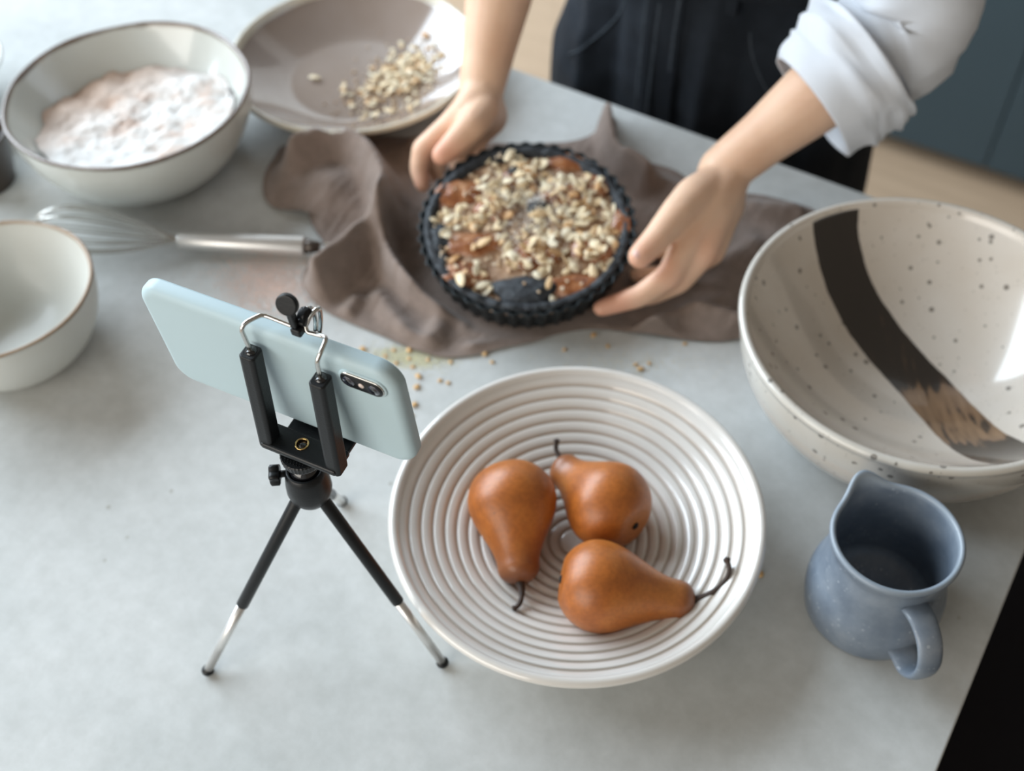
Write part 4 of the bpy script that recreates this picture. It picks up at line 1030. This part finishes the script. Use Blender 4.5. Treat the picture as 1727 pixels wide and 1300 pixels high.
# trousers
bm = bmesh.new()
for z, w_, d_ in ((.99, .150, .100), (.965, .154, .103), (.94, .160, .107), (.91, .164, .110), (.88, .168, .112), (.85, .170, .111), (.82, .170, .108)):
    ball(bm, body(0, 0, z), 1, (w_, d_, .09), qz, sub=3)
for s in (-1, 1): chain(bm, [body(s*.082, .012, .86), body(s*.086, .012, .74), body(s*.092, .005, .50), body(s*.10, -.01, .26), body(s*.105, -.015, .10)], [.094, .094, .078, .072, .074])
for v_ in bm.verts: v_.co -= PO
e_np, n_np = np.array(E2), np.array(N2)
def tro(co, no):
    s = co @ e_np; z = co[:, 2]; fr_ = -(no @ n_np); k = np.clip(fr_, 0, 1)
    w_ = np.zeros(len(co))
    for s0, a, wd in ((-.105, .006, .010), (-.070, -.005, .010), (-.028, .005, .008), (.004, -.004, .006), (.030, .006, .010), (.062, -.006, .010), (.098, .006, .011), (.13, -.004, .01)):
        w_ += a*np.exp(-((s-s0-.04*(z-.9)*np.sign(s0))/wd)**2)
    nz_ = np.array([mn.noise(Vector((a*22, b*22, c*9))) for a, b, c in co]); return (w_*k*np.clip((1.02-z)/.06, 0, 1)+.004*nz_)
tz = remesh('trousers', bm, .0055, M_DENIM, pe, 5, tro)
def strip(name, pts, w_, th, mat, parent):
    """flat band following pts (front of the trousers), width along e"""
    v = []; f = []
    for p in pts:
        for (a, b) in ((-w_/2, 0), (w_/2, 0), (w_/2, th), (-w_/2, th)): v.append(p+E2*a-N2*b-PO)
    for i in range(len(pts)-1):
        for k in range(4): f.append((i*4+k, i*4+(k+1) % 4, (i+1)*4+(k+1) % 4, (i+1)*4+k))
    f.append((3, 2, 1, 0)); m_ = (len(pts)-1)*4; f.append((m_, m_+1, m_+2, m_+3)); return pobj(name, v, f, mat, parent, smooth=False)
tb_me = tz.data
from mathutils.bvhtree import BVHTree
bvh = BVHTree.FromPolygons([v_.co.copy() for v_ in tb_me.vertices], [tuple(p.vertices) for p in tb_me.polygons])
def front(s, z, off=.001):
    o_ = BC+E2*s-N2*.5+Vector((0, 0, z))-PO; hit = bvh.ray_cast(o_, N2); p = hit[0] if hit[0] else o_+N2*.39; return p+PO-N2*off
for s in (-.035, -.022, -.004): strip('stitched_seam', [front(s, z, .0004) for z in np.linspace(.80, .995, 14)], .0022, .0009, M_STITCH, tz)
strip('fly_flap', [front(-.014, z, .0) for z in np.linspace(.80, .995, 14)], .030, .0012, M_DENIM, tz)
for s in (-.115, .045, .125): strip('belt_loop', [front(s, z, .002) for z in (.985, .995, 1.015, 1.035)], .011, .005, M_DENIM, tz)
for sg in (1, -1):
    pts = [front(sg*(.062+.060*t**1.6), .965-.085*t+0*t, .0003) for t in np.linspace(0, 1, 12)]
    bm = bmesh.new(); tube(bm, [p-PO for p in pts], .0012, 6); bobj('pocket_seam', bm, M_STITCH, tz)
# waistband
v = []; f = []; n = 72; rows = []
for z in (.998, 1.002, 1.034, 1.038):
    rows.append(len(v)); ins = -.003 if 1.0 < z < 1.036 else 0
    for i in range(n):
        a = 2*math.pi*i/n; v.append(BC+E2*((.150-ins)*math.cos(a))+N2*((.104-ins)*math.sin(a))+Vector((0, 0, z))-PO)
for a, b in zip(rows, rows[1:]):
    for i in range(n): f.append((a+i, a+(i+1) % n, b+(i+1) % n, b+i))
pobj('waistband', v, f, M_DENIM, tz)
# shoes
for s in (-1, 1):
    bm = bmesh.new(); chain(bm, [body(s*.105, -.03, .045), body(s*.11, .10, .035)], [.042, .036])
    for v_ in bm.verts: v_.co -= PO; v_.co.z = max(v_.co.z, .003)
    remesh('shoe', bm, .006, M_BLACK, pe, 3)
# shirt: torso + sleeves with turned-back cuffs
bm = bmesh.new()
chain(bm, [body(0, 0, 1.09), body(0, .003, 1.12), body(0, .015, 1.25), body(0, .02, 1.31)], [.106, .114, .124, .105], 3)
for s in (-1, 1): chain(bm, [body(s*.05, .01, 1.28), body(s*.160, .02, 1.328)], [.10, .066], 3); chain(bm, [body(s*.02, .02, 1.345), body(s*.155, .02, 1.342)], [.078, .066], 3); ball(bm, body(s*.05, 0, 1.05), .095, (1, .98, .4)); 
for v_ in bm.verts: v_.co -= PO
shirt = remesh('shirt', bm, .006, M_SHIRT, pe, 6, lambda co, no: .006*np.array([mn.noise(Vector((a*14, b*14, c*7))) for a, b, c in co]))
def sleeve(name, cs_, seed=0, n=72, drop=.0):
    """cs_: list of (centre, radius_across, radius_down, inner?) rings from cuff opening to shoulder"""
    v = []; f = []; sp_c = smooth_path([c for c, *_ in cs_], 6); m_ = len(sp_c)
    ks = np.linspace(0, len(cs_)-1, m_); ra = np.interp(ks, range(len(cs_)), [c[1] for c in cs_]); rb = np.interp(ks, range(len(cs_)), [c[2] for c in cs_])
    for i, c in enumerate(sp_c):
        t = (sp_c[min(i+1, m_-1)]-sp_c[max(i-1, 0)]).normalized(); sd_ = t.cross(Vector((0, 0, 1))).normalized(); up = sd_.cross(t).normalized()
        for j in range(n):
            a = 2*math.pi*j/n; w_ = 1+.09*mn.noise(Vector((math.cos(a)*1.5+seed, math.sin(a)*1.5, ks[i]*1.1+seed)))+(.05*mn.noise(Vector((ks[i]*4, a*.9+seed, seed))) if ks[i] > 1 else 0)*2
            v.append(c+sd_*(ra[i]*math.cos(a)*w_)+up*((rb[i]*math.sin(a)*w_)-(drop if math.sin(a) < 0 else 0)*abs(math.sin(a))*max(0, 1-ks[i]/3))-PO)
    for i in range(m_-1):
        for j in range(n): f.append((i*n+j, i*n+(j+1) % n, (i+1)*n+(j+1) % n, (i+1)*n+j))
    o = pobj(name, v, f, M_SHIRT, shirt); md = o.modifiers.new('s', 'SOLIDIFY'); md.thickness = .0014; md.offset = 1
    return o
cA = WR.lerp(ER, .50); cB = WR.lerp(ER, .80)
sleeve('sleeve', [(WR.lerp(ER, .58), .036, .036), (WR.lerp(ER, .84), .046, .046), (ER+E2*.004, .048, .048), (ER.lerp(SR, .22), .050, .050), (ER.lerp(SR, .60), .058, .056), (ER.lerp(SR, .92), .062, .062), (SR.lerp(body(0, .02, 1.33), .30), .052, .052), (SR.lerp(body(0, .02, 1.33), .40), .010, .010)], 1.3)
sleeve('rolled_cuff', [(cA, .042, .041), (cA.lerp(cB, .34), .049, .049), (cA.lerp(cB, .67), .055, .056), (cB, .059, .061)], .0, drop=.026)
cA = WL_.lerp(EL, .66); cB = WL_.lerp(EL, .92)
sleeve('sleeve', [(WL_.lerp(EL, .72), .038, .038), (EL, .052, .052), (EL.lerp(SL, .30)-E2*.01, .056, .056), (EL.lerp(SL, .65), .058, .058), (EL.lerp(SL, .92), .062, .062), (SL.lerp(body(0, .02, 1.33), .30), .052, .052), (SL.lerp(body(0, .02, 1.33), .40), .010, .010)], 4.3)
sleeve('rolled_cuff', [(cA-E2*.016, .046, .046), (cA.lerp(cB, .5)-E2*.010, .052, .050), (cB, .058, .056)], 2.2, drop=.012)
# collar
bm = bmesh.new(); pts = [body(.058*math.cos(a), .024+.05*math.sin(a), 1.395+.008*math.sin(a)) for a in [2*math.pi*i/40 for i in range(40)]]
tube(bm, [p-PO for p in pts], .010, 10, closed=True); bobj('collar', bm, M_SHIRT, shirt)
# hair and face
bm = bmesh.new(); ball(bm, HC+N2*.020+Vector((0, 0, .012)), .095, (.90, 1.04, 1.08), qz); ball(bm, HC+N2*.105+Vector((0, 0, .010)), .04)
for s in (-1, 1): chain(bm, [HC+E2*s*.055-N2*.03+Vector((0, 0, .062)), HC+E2*s*.078+N2*.01+Vector((0, 0, .01)), HC+E2*s*.070+N2*.05-Vector((0, 0, .04))], [.026, .020, .022])
for v_ in bm.verts:
    rel = v_.co-HC; fwd = -(rel.dot(N2))
    if fwd > .045: v_.co += N2*(fwd-.045)*.9 if rel.z < .055 else Vector((0, 0, 0))
    v_.co -= PO
remesh('hair', bm, .006, M_HAIR, pe, 4)
for s in (-1, 1):
    bm = bmesh.new(); ball(bm, HC+E2*s*.031-N2*.076+Vector((0, 0, -.002))-PO, .0125, (1.1, .70, .44), qz); ey = bobj('eye', bm, M_EYE, sk)
    bm = bmesh.new(); ball(bm, HC+E2*s*.031-N2*.0828+Vector((0, 0, -.0045))-PO, .0046, (1, .5, .75), qz); bobj('iris', bm, M_IRIS, ey)
    bm = bmesh.new(); tube(bm, smooth_path([HC+E2*s*.018-N2*.090+Vector((0, 0, .017))-PO, HC+E2*s*.032-N2*.087+Vector((0, 0, .021))-PO, HC+E2*s*.048-N2*.075+Vector((0, 0, .017))-PO], 6), .0022, 6); bobj('eyebrow', bm, M_HAIR, sk)
bm = bmesh.new(); tube(bm, smooth_path([HC+E2*x-N2*(.095-abs(x)*.45)-Vector((0, 0, .062))-PO for x in (-.022, -.01, 0, .01, .022)], 5), [.0012+.0030*math.sin(math.pi*i/20) for i in range(21)], 8); bobj('mouth', bm, M_LIP, sk)
bpy.context.view_layer.update()
